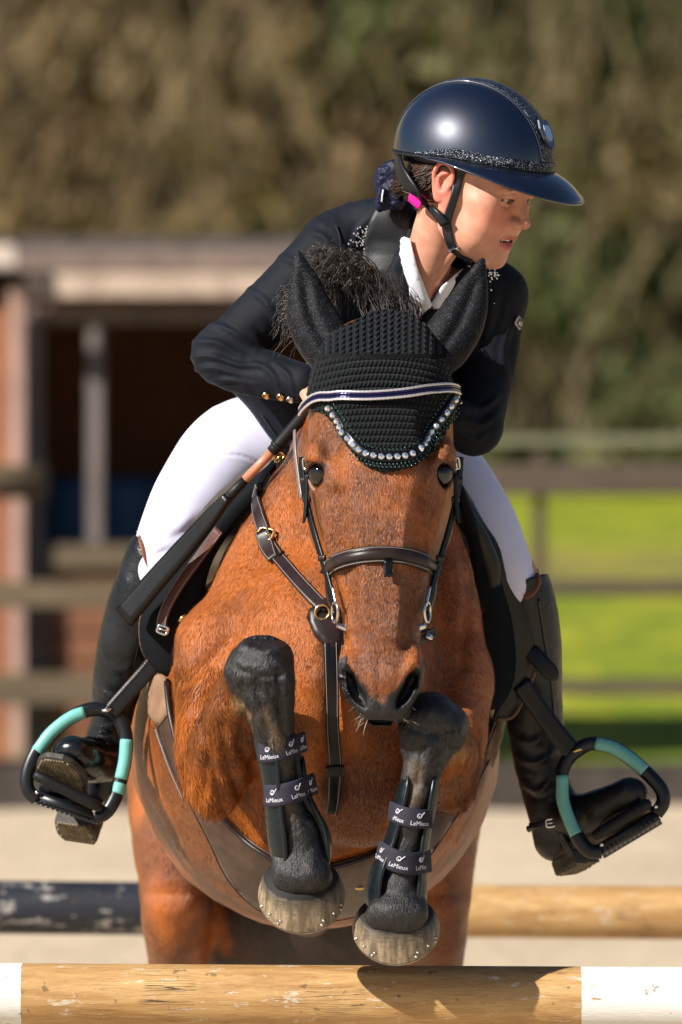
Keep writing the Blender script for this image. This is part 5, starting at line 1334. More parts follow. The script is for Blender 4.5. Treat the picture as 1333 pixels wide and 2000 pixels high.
# hair
t = NT('brown_hair'); p = t.geo(); n_ = t.noise(t.mapping(p, (1, 1, 1)), 420, 4, .7); t.col(t.mix(t.ramp(n_, [(.4, 0.0), (.7, 1.0)]), (.020, .010, .007), (.12, .062, .034))); t.set(Roughness=.4); M_hair = t.m
HFL = Field([Ell((0,42,-16),(77.5,84,97),k=6), Ell((0,-18,-66),(50,34,34),k=20)])
HFL.post = lambda P, d: np.maximum(d, np.maximum(P[:, 2]-(14+(P[:, 1]-25)*1.25), -(P[:, 1]+42)))
HF = Field([Loc(HFL, 4)])
V, F = mesh_field(HF, 3.0, sm=1, slack=3.5); V = V+vnormals(V, F)*(vnoise(to_local(V)*np.array([.4, 2.2, .4]), 5, 3)*1.4)[:, None]
hair = mesh_obj('hair', V, F, M_hair, rider)
rg3 = np.random.default_rng(9); ps = []
for i in range(460):                                       # loose lengths drawn back to the knot
    a = rg3.uniform(0, 1); y0 = rg3.uniform(18, 40)-a*52; z0 = rg3.uniform(-30, 2)-a*18
    p0 = HL(-74+a*14, y0, z0); p1 = HL(-66+a*20, y0*.6-18, z0-38); p2 = HL(-34+rg3.normal(0, 6), -32+rg3.normal(0, 7), -98); p3 = HL(rg3.normal(0, 8), -34+rg3.normal(0, 9), -120)
    ps.append(crom([p0, p1+rg3.normal(0, 3, 3), p2, p3], 5))
strands(ps, 'drawn_back_hair', M_hair, hair, 1.05, n=3) if 'strands' in globals() else None
ps = []
for i in range(34):
    p0 = HL(-72, rg3.uniform(-14, 30), rg3.uniform(-44, -22)); dr = np.array([rg3.uniform(-34, -8), rg3.uniform(4, 26), rg3.uniform(2, 14)])
    ps.append(crom([p0, p0+dr*.5+(rg3.normal(0, 3), rg3.normal(0, 3), -4), p0+dr+(rg3.normal(0, 5), rg3.normal(0, 3), 0)], 5))
strands(ps, 'loose_wisps', M_hair, hair, .8, n=3) if 'strands' in globals() else None
M_navy = simple('navy_scrunchie', (.006, .008, .030), .5, bscale=130, bstr=.6, bdist=.004, spec=.25)
SF = Field([Chain([(772,326,200,16,18),(750,338,208,15,20),(746,360,214,15,20),(757,386,212,15,20),(775,394,204,15,18)], k=8, sub=3), Ell((770,360,206),(24,28,22),k=10), Chain([(752,380,206,12,12),(748,398,204,16,12),(742,404,204,10,8)], k=8, sub=2)])
V, F = mesh_field(SF, 2.6, sm=1); V = V+vnormals(V, F)*(vnoise(V, 7, 3)*2.2)[:, None]; sc_ = mesh_obj('scrunchie', V, F, M_navy, hair)
V_, F_ = ribbon(crom([(748,366,186),(745,382,186),(744,398,188)], 4), [(0,0,-1)]*9, 13, 2); mesh_obj('scrunchie_tag', V_, F_, M_navy, hair)
V_, F_ = ribbon(crom([(749,370,183),(747,382,183),(746,394,185)], 4), [(0,0,-1)]*9, 3, 1); mesh_obj('tag_print', V_, F_, M_shirt, hair)
# ================================================================== BONNET, BRIDLE, BREASTPLATE
t = NT('crochet_yarn'); uv = t.attr('uvp').outputs['Vector']; sx = t.node('ShaderNodeSeparateXYZ'); t.link(uv, sx.inputs[0]); X_, Y_ = sx.outputs['X'], sx.outputs['Y']
row = t.math('MULTIPLY', Y_, 1/13.5); fl = t.math('FLOOR', row); fr = t.math('SUBTRACT', row, fl)
a = t.math('POWER', t.math('ABSOLUTE', t.math('SINE', t.math('MULTIPLY', row, math.pi))), .6)
xs = t.math('ADD', t.math('MULTIPLY', X_, 1/8.5), t.math('ADD', t.math('MULTIPLY', fl, .5), t.math('MULTIPLY', t.math('ABSOLUTE', t.math('SUBTRACT', fr, .5)), .9)))
b = t.math('ABSOLUTE', t.math('SINE', t.math('MULTIPLY', xs, math.pi)))
hgt = t.math('MULTIPLY', a, t.math('ADD', .35, t.math('MULTIPLY', b, .65)))
t.col(t.mix(hgt, (.0006, .001, .0014), (.0035, .006, .009))); t.set(Roughness=.75); t.b.inputs['Specular IOR Level'].default_value = .15; t.b.inputs['Sheen Weight'].default_value = .04
t.nor(t.bump(t.noise(t.geo(), 1500, 2), .3, .0008, t.bump(hgt, 1.0, .0075))); M_crochet = t.m
t = NT('sparkle_lycra'); p = t.geo(); vc = t.voronoi(p, 900, out='Color'); sp = t.node('ShaderNodeSeparateColor'); t.link(vc, sp.inputs[0]); vd = t.voronoi(p, 900)
m_ = t.math('MULTIPLY', t.ramp(sp.outputs[1], [(.84, 0.0), (.90, 1.0)]), t.ramp(vd, [(.25, 1.0), (.4, 0.0)]))
t.col(t.mix(m_, (.003, .003, .0045), (.22, .23, .27))); t.set(Roughness=.6); t.b.inputs['Specular IOR Level'].default_value = .15; t.b.inputs['Sheen Weight'].default_value = .05; t.nor(t.bump(t.noise(p, 1300, 2), .4, .0008)); M_lycra = t.m
def leather(name, c, rough=.36):
    t = NT(name); p = t.geo(); n_ = t.noise(p, 40, 4); t.col(t.mix(t.ramp(n_, [(.3, 0.0), (.7, 1.0)]), tuple(q*.65 for q in c), tuple(q*1.25 for q in c))); t.set(Roughness=rough); t.b.inputs['Specular IOR Level'].default_value = .35
    t.nor(t.bump(t.voronoi(p, 900), .18, .0006, t.bump(n_, .15, .002))); return t.m
M_tack = leather('dark_brown_leather', (.020, .011, .011)); M_tackb = leather('black_leather', (.0035, .0035, .0045), .30); M_girth = leather('brown_girth_leather', (.060, .032, .022), .42)
M_stitch = simple('pale_stitching', (.22, .19, .17), .6); M_suede = simple('tan_suede', (.22, .125, .07), .75, var=.2, vscale=30)
bonnet = empty('ear_bonnet', W1(744, 750, -60), 'black crocheted ear bonnet with crystal V trim on the horse head', 'ear bonnet')
def scallop(pts, r, n):
    P = resample(crom(pts, 6), 2.0); L_ = np.arange(len(P))/(len(P)-1)*n*math.pi
    T = nrm(np.gradient(P, axis=0)); Nn = np.stack([-T[:, 1], T[:, 0]], 1); return P+Nn*(np.abs(np.sin(L_))*r)[:, None]
lowe = scallop([(898,792),(890,818),(874,846),(852,880),(826,904),(792,919),(744,924),(706,905),(678,874),(656,838),(634,812),(600,800)], 5, 34)
BON = np.vstack([[(598,700),(616,668),(662,640),(698,624),(724,608),(760,604),(796,610),(830,632),(864,664),(892,700),(900,740)], lowe])
TOPH = HH[:]                                               # skull shapes
BONF = Field(TOPH+[Chain([(744,690,30,92,70),(744,760,70,130,80)], k=40, sub=1)], lambda P, d: np.maximum(np.maximum(d-7.5, poly_inside_dist(P[:, :2], BON)), P[:, 2]-75))
V, F = mesh_field(BONF, 2.6, sm=0, lo=np.array([590,600,-300.]), hi=np.array([905,935,90.]), slack=3)
V = smooth_mesh(V, F, 1)
yy = V[:, 1]-(V[:, 0]-744)**2*.0011*np.clip((860-V[:, 1])/100, -.6, 1); top = np.clip((700-V[:, 1])/8, 0, 1)
u_, v_ = V[:, 0]*(1-top)+V[:, 1]*top*.8, yy*(1-top)+V[:, 0]*top
N = vnormals(V, F); V = V+N*(np.abs(np.sin(np.pi*v_/13.5))**.6*2.4-1.0)[:, None]
bon = mesh_obj('crochet_hood', V, F, M_crochet, bonnet, attrs={'uvp': ('FLOAT_VECTOR', np.column_stack([u_, v_, u_*0]))})
EARS = {}
for key, nodes in (('l', [(656,706,-18,42,36),(634,668,-8,52,38),(608,616,2,49,33),(597,562,10,34,24),(587,515,14,15,14),(583,494,16,6,7)]), ('r', [(840,706,-18,42,36),(870,672,-8,52,38),(902,622,2,48,33),(922,572,10,33,24),(936,528,14,15,14),(943,508,16,6,7)])):
    ax = np.array(nodes[-1][:3])-np.array(nodes[0][:3]); perp = np.cross(ax, (0, 0, 1.))
    sg = -1 if key == 'l' else 1
    cutn = [(x-sg*4, y, d-40, a*.42, 26) for x, y, d, a, b in nodes[1:5]]
    EF = Field([Chain(nodes, k=8, ref=perp, sub=4)])
    V, F = mesh_field(EF, 2.6, sm=2); N = vnormals(V, F)
    # soft hollow along the front of the ear
    axis2 = resample(crom([n_[:2] for n_ in nodes], 4), 4); 
    dd = np.min(np.hypot(V[:, 0:1]-axis2[None, :, 0], V[:, 1:2]-axis2[None, :, 1]), 1)
    V = V-N*((np.exp(-(dd/12)**2)*8*(N[:, 2] < 0)*np.clip((V[:, 1]-520)/40, 0, 1)))[:, None]+N*(fbm(V, 30, 3, 2)*1.6)[:, None]
    e_ = mesh_obj('ear_cover', V, F, M_lycra, bonnet)
    P = crom([(n_[0]+sg*(n_[3]*.93)*.82, n_[1]-0+(n_[3]*.93)*.5, n_[2]-6) for n_ in nodes], 4)
    V_, F_ = tube(P[3:], 2.2, 6); mesh_obj('ear_seam', V_, F_, M_tackb, e_)
    log('ear')
def onhead(pts, lift, n=6, step=None, field=None, d0=-500):
    P = crom(pts, n); P = resample(P, step) if step else P; d, _ = hit(field or HEADF, P[:, 0], P[:, 1], d0); P = np.column_stack([P, d]); N_ = (field or HEADF).grad(P, 4); return P+N_*lift, N_
# crystal trim along the V
vline = [(648,798),(668,826),(688,862),(708,884),(738,894),(772,895),(800,890),(822,872),(838,848),(856,818),(874,790),(886,772)]
P, N_ = onhead(vline, 10.5, 6, 6); V_, F_ = ribbon(P, N_, 20, 2.5); trim = mesh_obj('crystal_trim', V_, F_, M_tackb, bonnet)
def gem(r):
    V_ = []; n = 8
    for rr_, z in ((.0, .9), (.55, .9), (1.0, .35), (1.15, .0)):
        for j in range(n): q = 2*math.pi*(j+.5*(rr_ == .55))/n; V_.append((r*rr_*math.cos(q), r*rr_*math.sin(q), r*z))
    return np.array(V_), [(i*n+j, i*n+(j+1) % n, (i+1)*n+(j+1) % n, (i+1)*n+j) for i in range(3) for j in range(n)]
P, N_ = onhead(vline, 13, 6, 14.6)
for p_, n_ in zip(P, N_):
    g, Fg = gem(6.2); u = nrm(np.cross(n_, (0, 1, 0.1))); v = np.cross(n_, u); o = mesh_obj('crystal', p_+g[:, :1]*u+g[:, 1:2]*v+g[:, 2:]*n_, Fg, M_crystal, trim, smooth=False)
mb = MB()
for off in (-15, 13, 19):
    Q = np.array(vline, float); T = nrm(np.gradient(Q, axis=0)); Q = Q+np.stack([-T[:, 1], T[:, 0]], 1)*off; P, N_ = onhead(Q, 11.5, 6, 7.5)
    for p_ in P: V_, F_ = ell_mesh(p_, (1.6, 1.6, 1.6), nu=6, nv=4); mb.add(V_, F_)
mb.build('bead_edging', simple('dark_green_bead', (.10, .22, .20), .15, metal=.7), trim, smooth=True)
# bridle ------------------------------------------------
bridle = empty('bridle', W1(744, 1000, -150), 'dark leather bridle with beaded browband and padded noseband on the bay head', 'bridle')
bb = [(604,806),(612,794),(630,781),(665,776),(720,776),(780,772),(830,765),(866,761),(884,768),(894,784)]
P, N_ = onhead(bb, 13, 6, 3.0); P[:, 2] = np.minimum(P[:, 2], 0); P[:, 2] = np.convolve(np.pad(P[:, 2], 4, 'edge'), np.ones(9)/9, 'valid')
V_, F_ = ribbon(P, N_, 19, 5); br = mesh_obj('browband', V_, F_, M_tackb, bridle)
T = nrm(np.gradient(P, axis=0)); S = nrm(np.cross(T, N_)); k_ = np.arange(len(P))
M_bead_w = simple('silver_lilac_beads', (.70, .66, .66), .25, metal=.6); M_bead_n = simple('navy_beads', (.014, .012, .07), .2, metal=.4)
for off, m_, r_ in ((-7.5, M_bead_w, 3.0), (7.5, M_bead_w, 3.0), (-3, M_bead_n, 2.6), (2.6, M_bead_n, 2.6)):
    V_, F_ = tube(P+S*off+N_*6.5, r_*(.72+.28*np.abs(np.sin(k_*1.3))), 8); mesh_obj('bead_row', V_, F_, m_, br)
nb = [(641,1124),(650,1106),(672,1094),(706,1086),(745,1083),(786,1086),(818,1094),(840,1106),(850,1124)]
P, N_ = onhead(nb, 1, 6, 5); P[:, 2] = np.minimum(P[:, 2], -110); e_ = 10; P[:, 2] = np.convolve(np.pad(P[:, 2], 3, 'edge'), np.ones(7)/7, 'valid'); N_ = nrm(N_)
V_, F_ = ribbon(P, N_, 34, 8); nbd = mesh_obj('noseband', V_, F_, M_tack, bridle)
V_, F_ = tube(P+N_*8, 10, 12, flat=.55, ref=nrm(np.cross(nrm(np.gradient(P, axis=0)), N_))); mesh_obj('padding', V_, F_, M_tack, nbd)
Tn = nrm(np.gradient(P, axis=0)); Sn = nrm(np.cross(Tn, N_))
for off in (-13.5, 13.5): V_, F_ = tube(P+Sn*off+N_*8.4, .9, 5); mesh_obj('stitching', V_, F_, M_stitch, nbd)
P2, N2 = onhead([(758,1096),(758,1112),(758,1128)], 10, 3); V_, F_ = ribbon(P2, N2, 17, 5); mesh_obj('noseband_keeper', V_, F_, M_tackb, nbd)
for sx in (-1, 1):
    f = (lambda x: x) if sx < 0 else (lambda x: 2*745-x)
    path = [(f(591),893,-84),(f(594),935,-92),(f(603),990,-106),(f(617),1045,-122),(f(636),1108,-150),(f(650),1160,-176),(f(659),1192,-196)]
    P = crom(path, 6); V_, F_ = ribbon(P, [(sx*.7, 0, -.8)]*len(P), 13, 5); cp = mesh_obj('cheekpiece', V_, F_, M_tackb, bridle)
    P = crom([(f(600),925,-104),(f(600),960,-108),(f(598),1000,-112),(f(594),1022,-112)], 5); V_, F_ = ribbon(P, [(sx*.6, 0, -.8)]*len(P), [10,10,9,9,9,9,9,9,9,8,8,8,7,6,5,3], 4); mesh_obj('strap_end', V_, F_, M_tackb, cp)
    if sx < 0:
      P = crom([(f(577),840,-20),(f(578),880,-40),(f(584),930,-60),(f(590),975,-80)], 5); V_, F_ = ribbon(P, [(sx*.8, 0, -.6)]*len(P), 8, 3); mesh_obj('throatlash', V_, F_, simple('pale_strap_edge', (.16, .14, .14), .3) if 'pale_strap_edge' not in MATS else MATS['pale_strap_edge'], bridle)
    buckle((f(599),905,-112), 80, 22, 15, M_silver, cp, 2.2, (sx*.5, 0, -.85))
    for yy_ in (938, 975, 1090): 
        tt_ = np.interp(yy_, [893,935,990,1045,1108], [0,1,2,3,4]); i = int(tt_); q = np.array(path[i])*(1-(tt_-i))+np.array(path[i+1])*(tt_-i)
        V_, F_ = ribbon([q+(0,-6,-3), q+(0,0,-3), q+(0,6,-3)], [(sx*.6, 0, -.8)]*3, 18, 5); mesh_obj('keeper', V_, F_, M_tack, cp)
    # bit ring and cheek
    c = np.array([f(655), 1196, -196]); rr_ = [c+np.array([sx*1.0*11*math.cos(q)*.5, 20*math.sin(q), 13*math.cos(q)]) for q in np.linspace(0, 2*math.pi, 25)]
    V_, F_ = tube(rr_, 3.0, 8, cap=False); mesh_obj('bit_ring', V_, F_, M_silver, bridle)
    V_, F_ = tube(crom([(f(650),1146,-182),(f(654),1166,-192),(f(658),1184,-200)], 4), 3.4, 8); mesh_obj('bit_cheek', V_, F_, M_silver, bridle)
    # reins run back to the hands
    hx, hy, hd_ = (618, 748, 190) if sx < 0 else (862, 800, 160)
    P = crom([tuple(c+(0,6,6)), (f(640),1140,-90), (f(650)-sx*-4,1010,60), (hx+sx*2,860,150), (hx,hy,hd_), (hx-sx*10,hy+60,hd_+90)], 8); V_, F_ = ribbon(P, [(sx*1., -.1, -.2)]*len(P), 13, 4); mesh_obj('rein', V_, F_, M_tackb, bridle)
V_, F_ = tube([(660,1222,-190),(700,1236,-160),(790,1236,-160),(830,1222,-190)], 6, 8); mesh_obj('bit_mouthpiece', V_, F_, M_silver, bridle)
# breastplate --------------------------------------------
BODYF = Field(HB)
bpl = empty('breastplate', W1(640, 1250, 60), 'dark brown leather breastplate crossing the bay chest', 'breastplate')
def hstrip(pts, w, thick, name, mat, parent, lift=2, step=7, st=True, d0=-60):
    o, P, N_ = strip(BODYF, pts, w, thick, name, mat, parent, lift, d0, step)
    if st:
        T = nrm(np.gradient(P, axis=0)); S = nrm(np.cross(T, N_)); wv = np.interp(np.linspace(0, 1, len(P)), np.linspace(0, 1, len(np.atleast_1d(w))), np.atleast_1d(w))
        for sg in (-1, 1): V_, F_ = tube(P+S*(sg*(wv/2-3.2))[:, None]+N_*(lift+thick+.3), .8, 5); mesh_obj('stitching', V_, F_, M_stitch, o)
    return o, P, N_
hstrip([(507,950),(504,980),(512,1022),(530,1068),(562,1112),(604,1160),(640,1196)], [22,27,27,26,27,28,26], 6, 'neck_strap', M_tack, bpl)
hstrip([(516,1042),(526,1075),(540,1100)], [30,31,22], 5, 'strap_end', M_tack, bpl, 9)
d, _ = hit(BODYF, 519, 1042, -60); buckle((519,1043,d[0]-15), 25, 34, 24, M_brass, bpl, 3, BODYF.grad(np.array([[519,1043,d[0]]]))[0])
hstrip([(548,1092),(562,1086)], 5, 4, 'keeper', M_tackb, bpl, 10, st=False)
P = crom([(507,952,300),(518,930,320),(538,903,345),(566,880,370),(590,866,385)], 6); V_, F_ = ribbon(P, [(-.5,-.3,-.8)]*len(P), 13, 5); mesh_obj('wither_strap', V_, F_, M_tackb, bpl)
buckle((545,893,338), -40, 20, 14, M_brass, bpl, 2.4)
hstrip([(668,1222),(740,1248),(800,1252),(846,1238)], 22, 6, 'neck_strap', M_tack, bpl)
hstrip([(822,1244),(834,1252)], [14,12], 9, 'buckle', M_silver, bpl, 7, st=False)
V_, F_, _ = drape(BODYF, np.array([(600,1208),(606,1190),(624,1184),(668,1210),(674,1250),(664,1276),(646,1276),(616,1246)], float), 4, 8, 8, d0=-60); cpad = mesh_obj('chest_pad', V_, F_, M_tack, bpl)
d, _ = hit(BODYF, 628, 1196, -60); rr_ = [(630+14*math.cos(q), 1196+14*math.sin(q), d[0]-18) for q in np.linspace(0, 2*math.pi, 21)]; V_, F_ = tube(rr_, 3, 8, cap=False); mesh_obj('ring', V_, F_, M_brass, bpl)
hstrip([(628,1182),(642,1196)], [26,26], 10, 'keeper', M_tack, bpl, 8, st=False)
hstrip([(646,1258),(648,1330),(650,1420),(655,1500),(654,1560),(650,1588)], [28,28,26,27,27,24], 7, 'chest_strap', M_tackb, bpl, 4)
hstrip([(638,1500),(672,1500)], 24, 7, 'keeper', M_tackb, bpl, 11, st=False)
log('bridle')
# mane: flying behind the ears
mp = []; rg4 = np.random.default_rng(21)
def wavy(P, amp, n=4):
    P = crom(P, n); k = np.linspace(0, 1, len(P)); ph = rg4.uniform(0, 6.3, 3); fq = rg4.uniform(9, 20, 3)
    return P+np.stack([np.sin(k*fq[i]+ph[i])*k for i in range(3)], 1)*amp
for i in range(2300):
    a = rg4.uniform(0, 1); root = np.array([706+rg4.normal(0, 24)+a*30, 650+rg4.normal(0, 10), 50+a*120])
    k = rg4.uniform(0, 1)**.8
    tip = np.array([616+k*96+rg4.normal(0, 13), 486+abs(k-.3)*62+rg4.normal(0, 9)+rg4.exponential(18), 105+rg4.normal(0, 26)])
    mid = root*.5+tip*.5+np.array([rg4.uniform(0, 34), -rg4.uniform(0, 34), 0])
    mp.append(wavy([root, mid, tip, tip+(-rg4.uniform(4, 30), rg4.uniform(2, 40), 0)], 3.0))
for i in range(520):
    root = np.array([700+rg4.normal(0, 12), 650+rg4.normal(0, 12), 110+rg4.normal(0, 20)]); tx = rg4.uniform(540, 610); ty = 590+rg4.normal(0, 20)+(600-tx)*.15
    mp.append(wavy([root, root*.5+np.array([tx, ty-20, 160])*.5, (tx+14, ty, 160), (tx+rg4.uniform(-14, 10), ty+rg4.uniform(4, 56), 160)], 3.2))
for i in range(420):
    root = np.array([764+rg4.normal(0, 18), 632+rg4.normal(0, 6), 60+rg4.normal(0, 20)]); mp.append(wavy([root, root+(rg4.normal(-8, 9), -36, 20), root+(rg4.normal(-26, 14), -70-rg4.uniform(0, 34), 30)], 3))
strands(mp, 'mane', M_black_hair, horse, 1.25)
# hair fringes: elbows, cannon backs, pastern
fr_ = []
def fringe(line, n, L0, L1, dr, dj, sprd=.35):
    Q = resample(crom(line, 5), 3); 
    for i in range(n):
        p_ = Q[rg4.integers(len(Q))]+rg4.normal(0, 4, 3)*(1, 1, .5); v = np.array(dr, float)+rg4.normal(0, sprd, 3); v = nrm(v)*rg4.uniform(L0, L1); fr_.append(crom([p_, p_+v*.5+rg4.normal(0, 1.5, 3), p_+v+np.array([0, L1*.18, 0])], 3))
def fcol(name, mat, rad): 
    global fr_; strands(fr_, name, mat, horse, rad); fr_ = []
t = NT('ginger_hair'); n_ = t.noise(t.geo(), 60, 3); t.col(t.mix(t.ramp(n_, [(.35, 0.0), (.65, 1.0)]), (.30, .10, .02), (.62, .30, .09))); t.set(Roughness=.45); M_ginger = t.m
for i in range(22):
    a = rg4.uniform(.5, 1)*rg4.choice([-1, 1]); p_ = np.array([745+a*46, 1405+rg4.uniform(-30, 8), -250+abs(a)*22]); v = nrm(np.array([a*.8+rg4.normal(0, .3), rg4.uniform(.1, .9), -.5]))*rg4.uniform(8, 34); fr_.append(crom([p_, p_+v*.5, p_+v+(0, 6, 0)], 3))
fcol('whiskers', simple('pale_whisker', (.50, .42, .34), .4), .4)
# short coat hairs over the visible front of the horse, each a tapered blade
def fur(Vs, Ns, dark_, gold_, back_, n, seed):
    r = np.random.default_rng(seed); x, y, d = Vs.T
    w = ((Ns[:, 2] < .25) & (d < 620)).astype(float)
    fore = ((np.abs(x-440) < 110) & (y > 1300) & (y < 1620) & (d < 260)) | ((np.abs(x-880) < 60) & (y > 1420) & (y < 1600) & (d < 220))
    nost = (np.abs(x-745) < 95) & (y > 1300) & (d < -150)
    w = w*(1+.8*fore)*(1-.75*nost)*(1-.70*np.clip(dark_*1.3, 0, 1)); w = w*(1-((np.abs(x-744) < 150) & (y < 780) & (d < 80)))
    idx = r.choice(len(Vs), n, p=w/w.sum()); b = Vs[idx]+r.normal(0, 1.4, (n, 3)); nn = Ns[idx]
    sw = np.stack([fbm(b, 70, 91, 2)*.9, fbm(b, 70, 92, 2)*.5, fbm(b, 70, 93, 2)*.6], 1)
    flow = np.array([0, 1., 0])+sw; flow[:, 0] += np.clip((b[:, 0]-650)/700, -.5, .5)*(b[:, 2] > 60)
    flow = flow-nn*(flow*nn).sum(1)[:, None]; flow = nrm(flow+r.normal(0, .16, (n, 3)))
    lift = (r.uniform(.03, .13, n)*(1-.5*np.clip(dark_[idx], 0, 1)))[:, None]; ln = (r.uniform(5.5, 10, n)*(1+.9*fore[idx])*(1-.3*(d[idx] < 40)))[:, None]
    side = nrm(np.cross(flow, nn))*(.5+.16*fore[idx])[:, None]
    m = b+flow*ln*.5+nn*lift*ln*.5; e = b+flow*ln+nn*lift*ln*.8
    P = np.stack([b-side, b+side, m-side*.8, m+side*.8, e-side*.15, e+side*.15], 1).reshape(-1, 3)
    k = np.arange(n)[:, None]*6; F = np.vstack([k+[0, 1, 3, 2], k+[2, 3, 5, 4]])
    rep = lambda q: np.repeat(q, 6)
    o = mesh_obj('fur', P, F, M_fur, horse, attrs={'dark': ('FLOAT', rep(np.clip(dark_[idx]+r.normal(0, .12, n), 0, 1))), 'gold': ('FLOAT', rep(np.clip(gold_[idx]+r.normal(0, .25, n), 0, 1))), 'back': ('FLOAT', rep(back_[idx])), 'bright': ('FLOAT', rep(np.clip(r.normal(.5, .22, n), 0, 1)))})
t = NT('coat_hair'); gd = t.attr('gold').outputs['Fac']; dk = t.attr('dark').outputs['Fac']; bk = t.attr('back').outputs['Fac']; br_ = t.attr('bright').outputs['Fac']
c = t.mix(gd, (.10, .016, .003), (.44, .104, .008)); c = t.mix(br_, t.mix(.55, c, (.03, .007, .002)), t.mix(.35, c, (.64, .22, .025)))
dkc = t.mix(t.ramp(br_, [(.4, 0.0), (1.0, 1.0)]), (.003, .003, .004), (.05, .042, .038)); c = t.mix(t.ramp(dk, [(.4, 0.0), (.6, 1.0)]), c, dkc); c = t.mix(t.math('MULTIPLY', bk, .7), c, (.50, .33, .16))
t.col(c); t.set(Roughness=.45); t.b.inputs['Specular IOR Level'].default_value = .25; M_fur = t.m
fur(HV, HN, dark, gold, back, 140000, 5)
log('hair')
# ================================================================== SADDLE, PAD, GIRTH, STIRRUPS, WHIP, LEG BOOTS
M_pad = simple('black_saddle_cloth', (.003, .004, .006), .8, spec=.15, bscale=220, bstr=.4, bdist=.0015)
M_flap = leather('saddle_leather', (.008, .007, .007), .4); M_olive_l = leather('grey_olive_leather', (.06, .048, .034), .5); M_brownedge = leather('brown_edge', (.16, .085, .05), .5)
M_fleece = simple('white_numnah', (.72, .70, .70), .8, bscale=150, bstr=.8, bdist=.004)
pad = empty('saddle_pad', W1(640, 1000, 650), 'black saddle cloth with pale piping under the saddle', 'saddle pad')
padL = [[(566,902,330),(552,890,385),(600,900,800)],[(505,972,352),(470,962,400),(500,960,820)],[(446,1045,382),(400,1040,430),(420,1050,840)],[(410,1110,402),(335,1125,455),(340,1150,850)],
        [(394,1190,418),(282,1195,470),(290,1230,840)],[(376,1255,430),(277,1252,478),(292,1290,800)],[(352,1300,440),(292,1290,478),(310,1312,760)],[(334,1326,448),(316,1312,470),(326,1318,700)]]
V_, F_ = sheet(padL, 10); mesh_obj('left_panel' if False else 'side_panel', V_, F_, M_pad, pad)
padR = [[(880,900,330),(892,930,380),(880,900,800)],[(900,990,345),(925,1010,400),(900,960,820)],[(915,1060,372),(958,1090,430),(930,1050,840)],[(924,1130,396),(984,1160,455),(960,1150,850)],
        [(914,1210,414),(1004,1230,470),(985,1240,840)],[(918,1290,430),(1007,1295,478),(990,1300,800)],[(922,1350,440),(990,1355,470),(975,1350,760)],[(934,1396,448),(966,1384,465),(965,1386,700)]]
V_, F_ = sheet(padR, 10); mesh_obj('side_panel', V_, F_, M_pad, pad)
for rows_, par in ((padL, pad), (padR, pad)):
    P = crom([r[1] for r in rows_], 6); P = P+nrm(np.array([-1 if rows_ is padL else 1, 0, -.6]))*3; V_, F_ = tube(P[6:], 2.4, 6); mesh_obj('piping', V_, F_, M_brownedge if rows_ is padL else M_pad, par)
V_, F_, _ = drape(BODYF, np.array([(455,1000),(470,965),(496,930),(524,905),(540,902),(530,925),(505,955),(480,990),(462,1012)], float), 5, 9, 7, d0=-60, dclip=(100, 430)); mesh_obj('fleece_edge', V_, F_, M_fleece, pad)
saddle = empty('saddle', W1(640, 960, 620), 'dark leather jumping saddle with olive knee rolls under the rider', 'saddle')
# seat: pommel to cantle
V_, F_ = sheet([[(560,905,430),(600,872,420),(645,862,418),(690,872,420),(730,905,430)],[(540,930,560),(590,908,560),(645,902,560),(700,908,560),(750,930,560)],[(520,935,720),(580,915,720),(645,908,720),(710,915,720),(770,935,720)],[(540,900,880),(590,868,900),(645,856,905),(700,868,900),(750,900,880)]], 26); mesh_obj('seat', V_, F_, M_flap, saddle)
V_, F_ = sheet([[(568,900,405),(556,878,450),(590,890,760)],[(500,950,415),(478,925,470),(500,940,780)],[(430,1015,425),(402,990,480),(420,1010,800)],[(372,1085,440),(340,1068,492),(350,1090,800)],[(330,1160,455),(296,1160,500),(310,1180,780)],[(330,1240,470),(300,1250,505),(320,1260,720)]], 9); mesh_obj('flap', V_, F_, M_olive_l, saddle)
P = crom([(566,892,395),(498,938,405),(432,1000,418),(374,1070,432),(330,1140,446)], 6); V_, F_ = tube(P, 8, 12, flat=.8); mesh_obj('knee_roll', V_, F_, M_olive_l, saddle)
P = crom([(430,1035,372),(396,1082,384),(360,1130,392),(334,1172,398),(320,1205,402),(317,1226,404)], 6); V_, F_ = ribbon(P, [(-.4,-.1,-.9)]*len(P), [17,19,21,21,20,18], 6) if False else ribbon(P, [(-.4,-.1,-.9)]*len(P), 21, 6); gs = mesh_obj('girth_strap', V_, F_, leather('oxblood_leather', (.10, .035, .028), .4), saddle)
T = nrm(np.gradient(P, axis=0)); N_ = nrm(np.array([(-.4,-.1,-.9)]*len(P))); S = nrm(np.cross(T, N_))
for sg in (-1, 1): V_, F_ = tube(P+S*sg*8.6+N_*6.5, 1.0, 5); mesh_obj('stitching', V_, F_, M_stitch, gs)
buckle((318,1230,396), 20, 20, 15, M_silver, saddle, 3); V_, F_ = tube([(350,1214,400),(356,1206,400),(362,1198,402)], 3, 8); mesh_obj('buckle_tongue', V_, F_, M_brass, saddle)
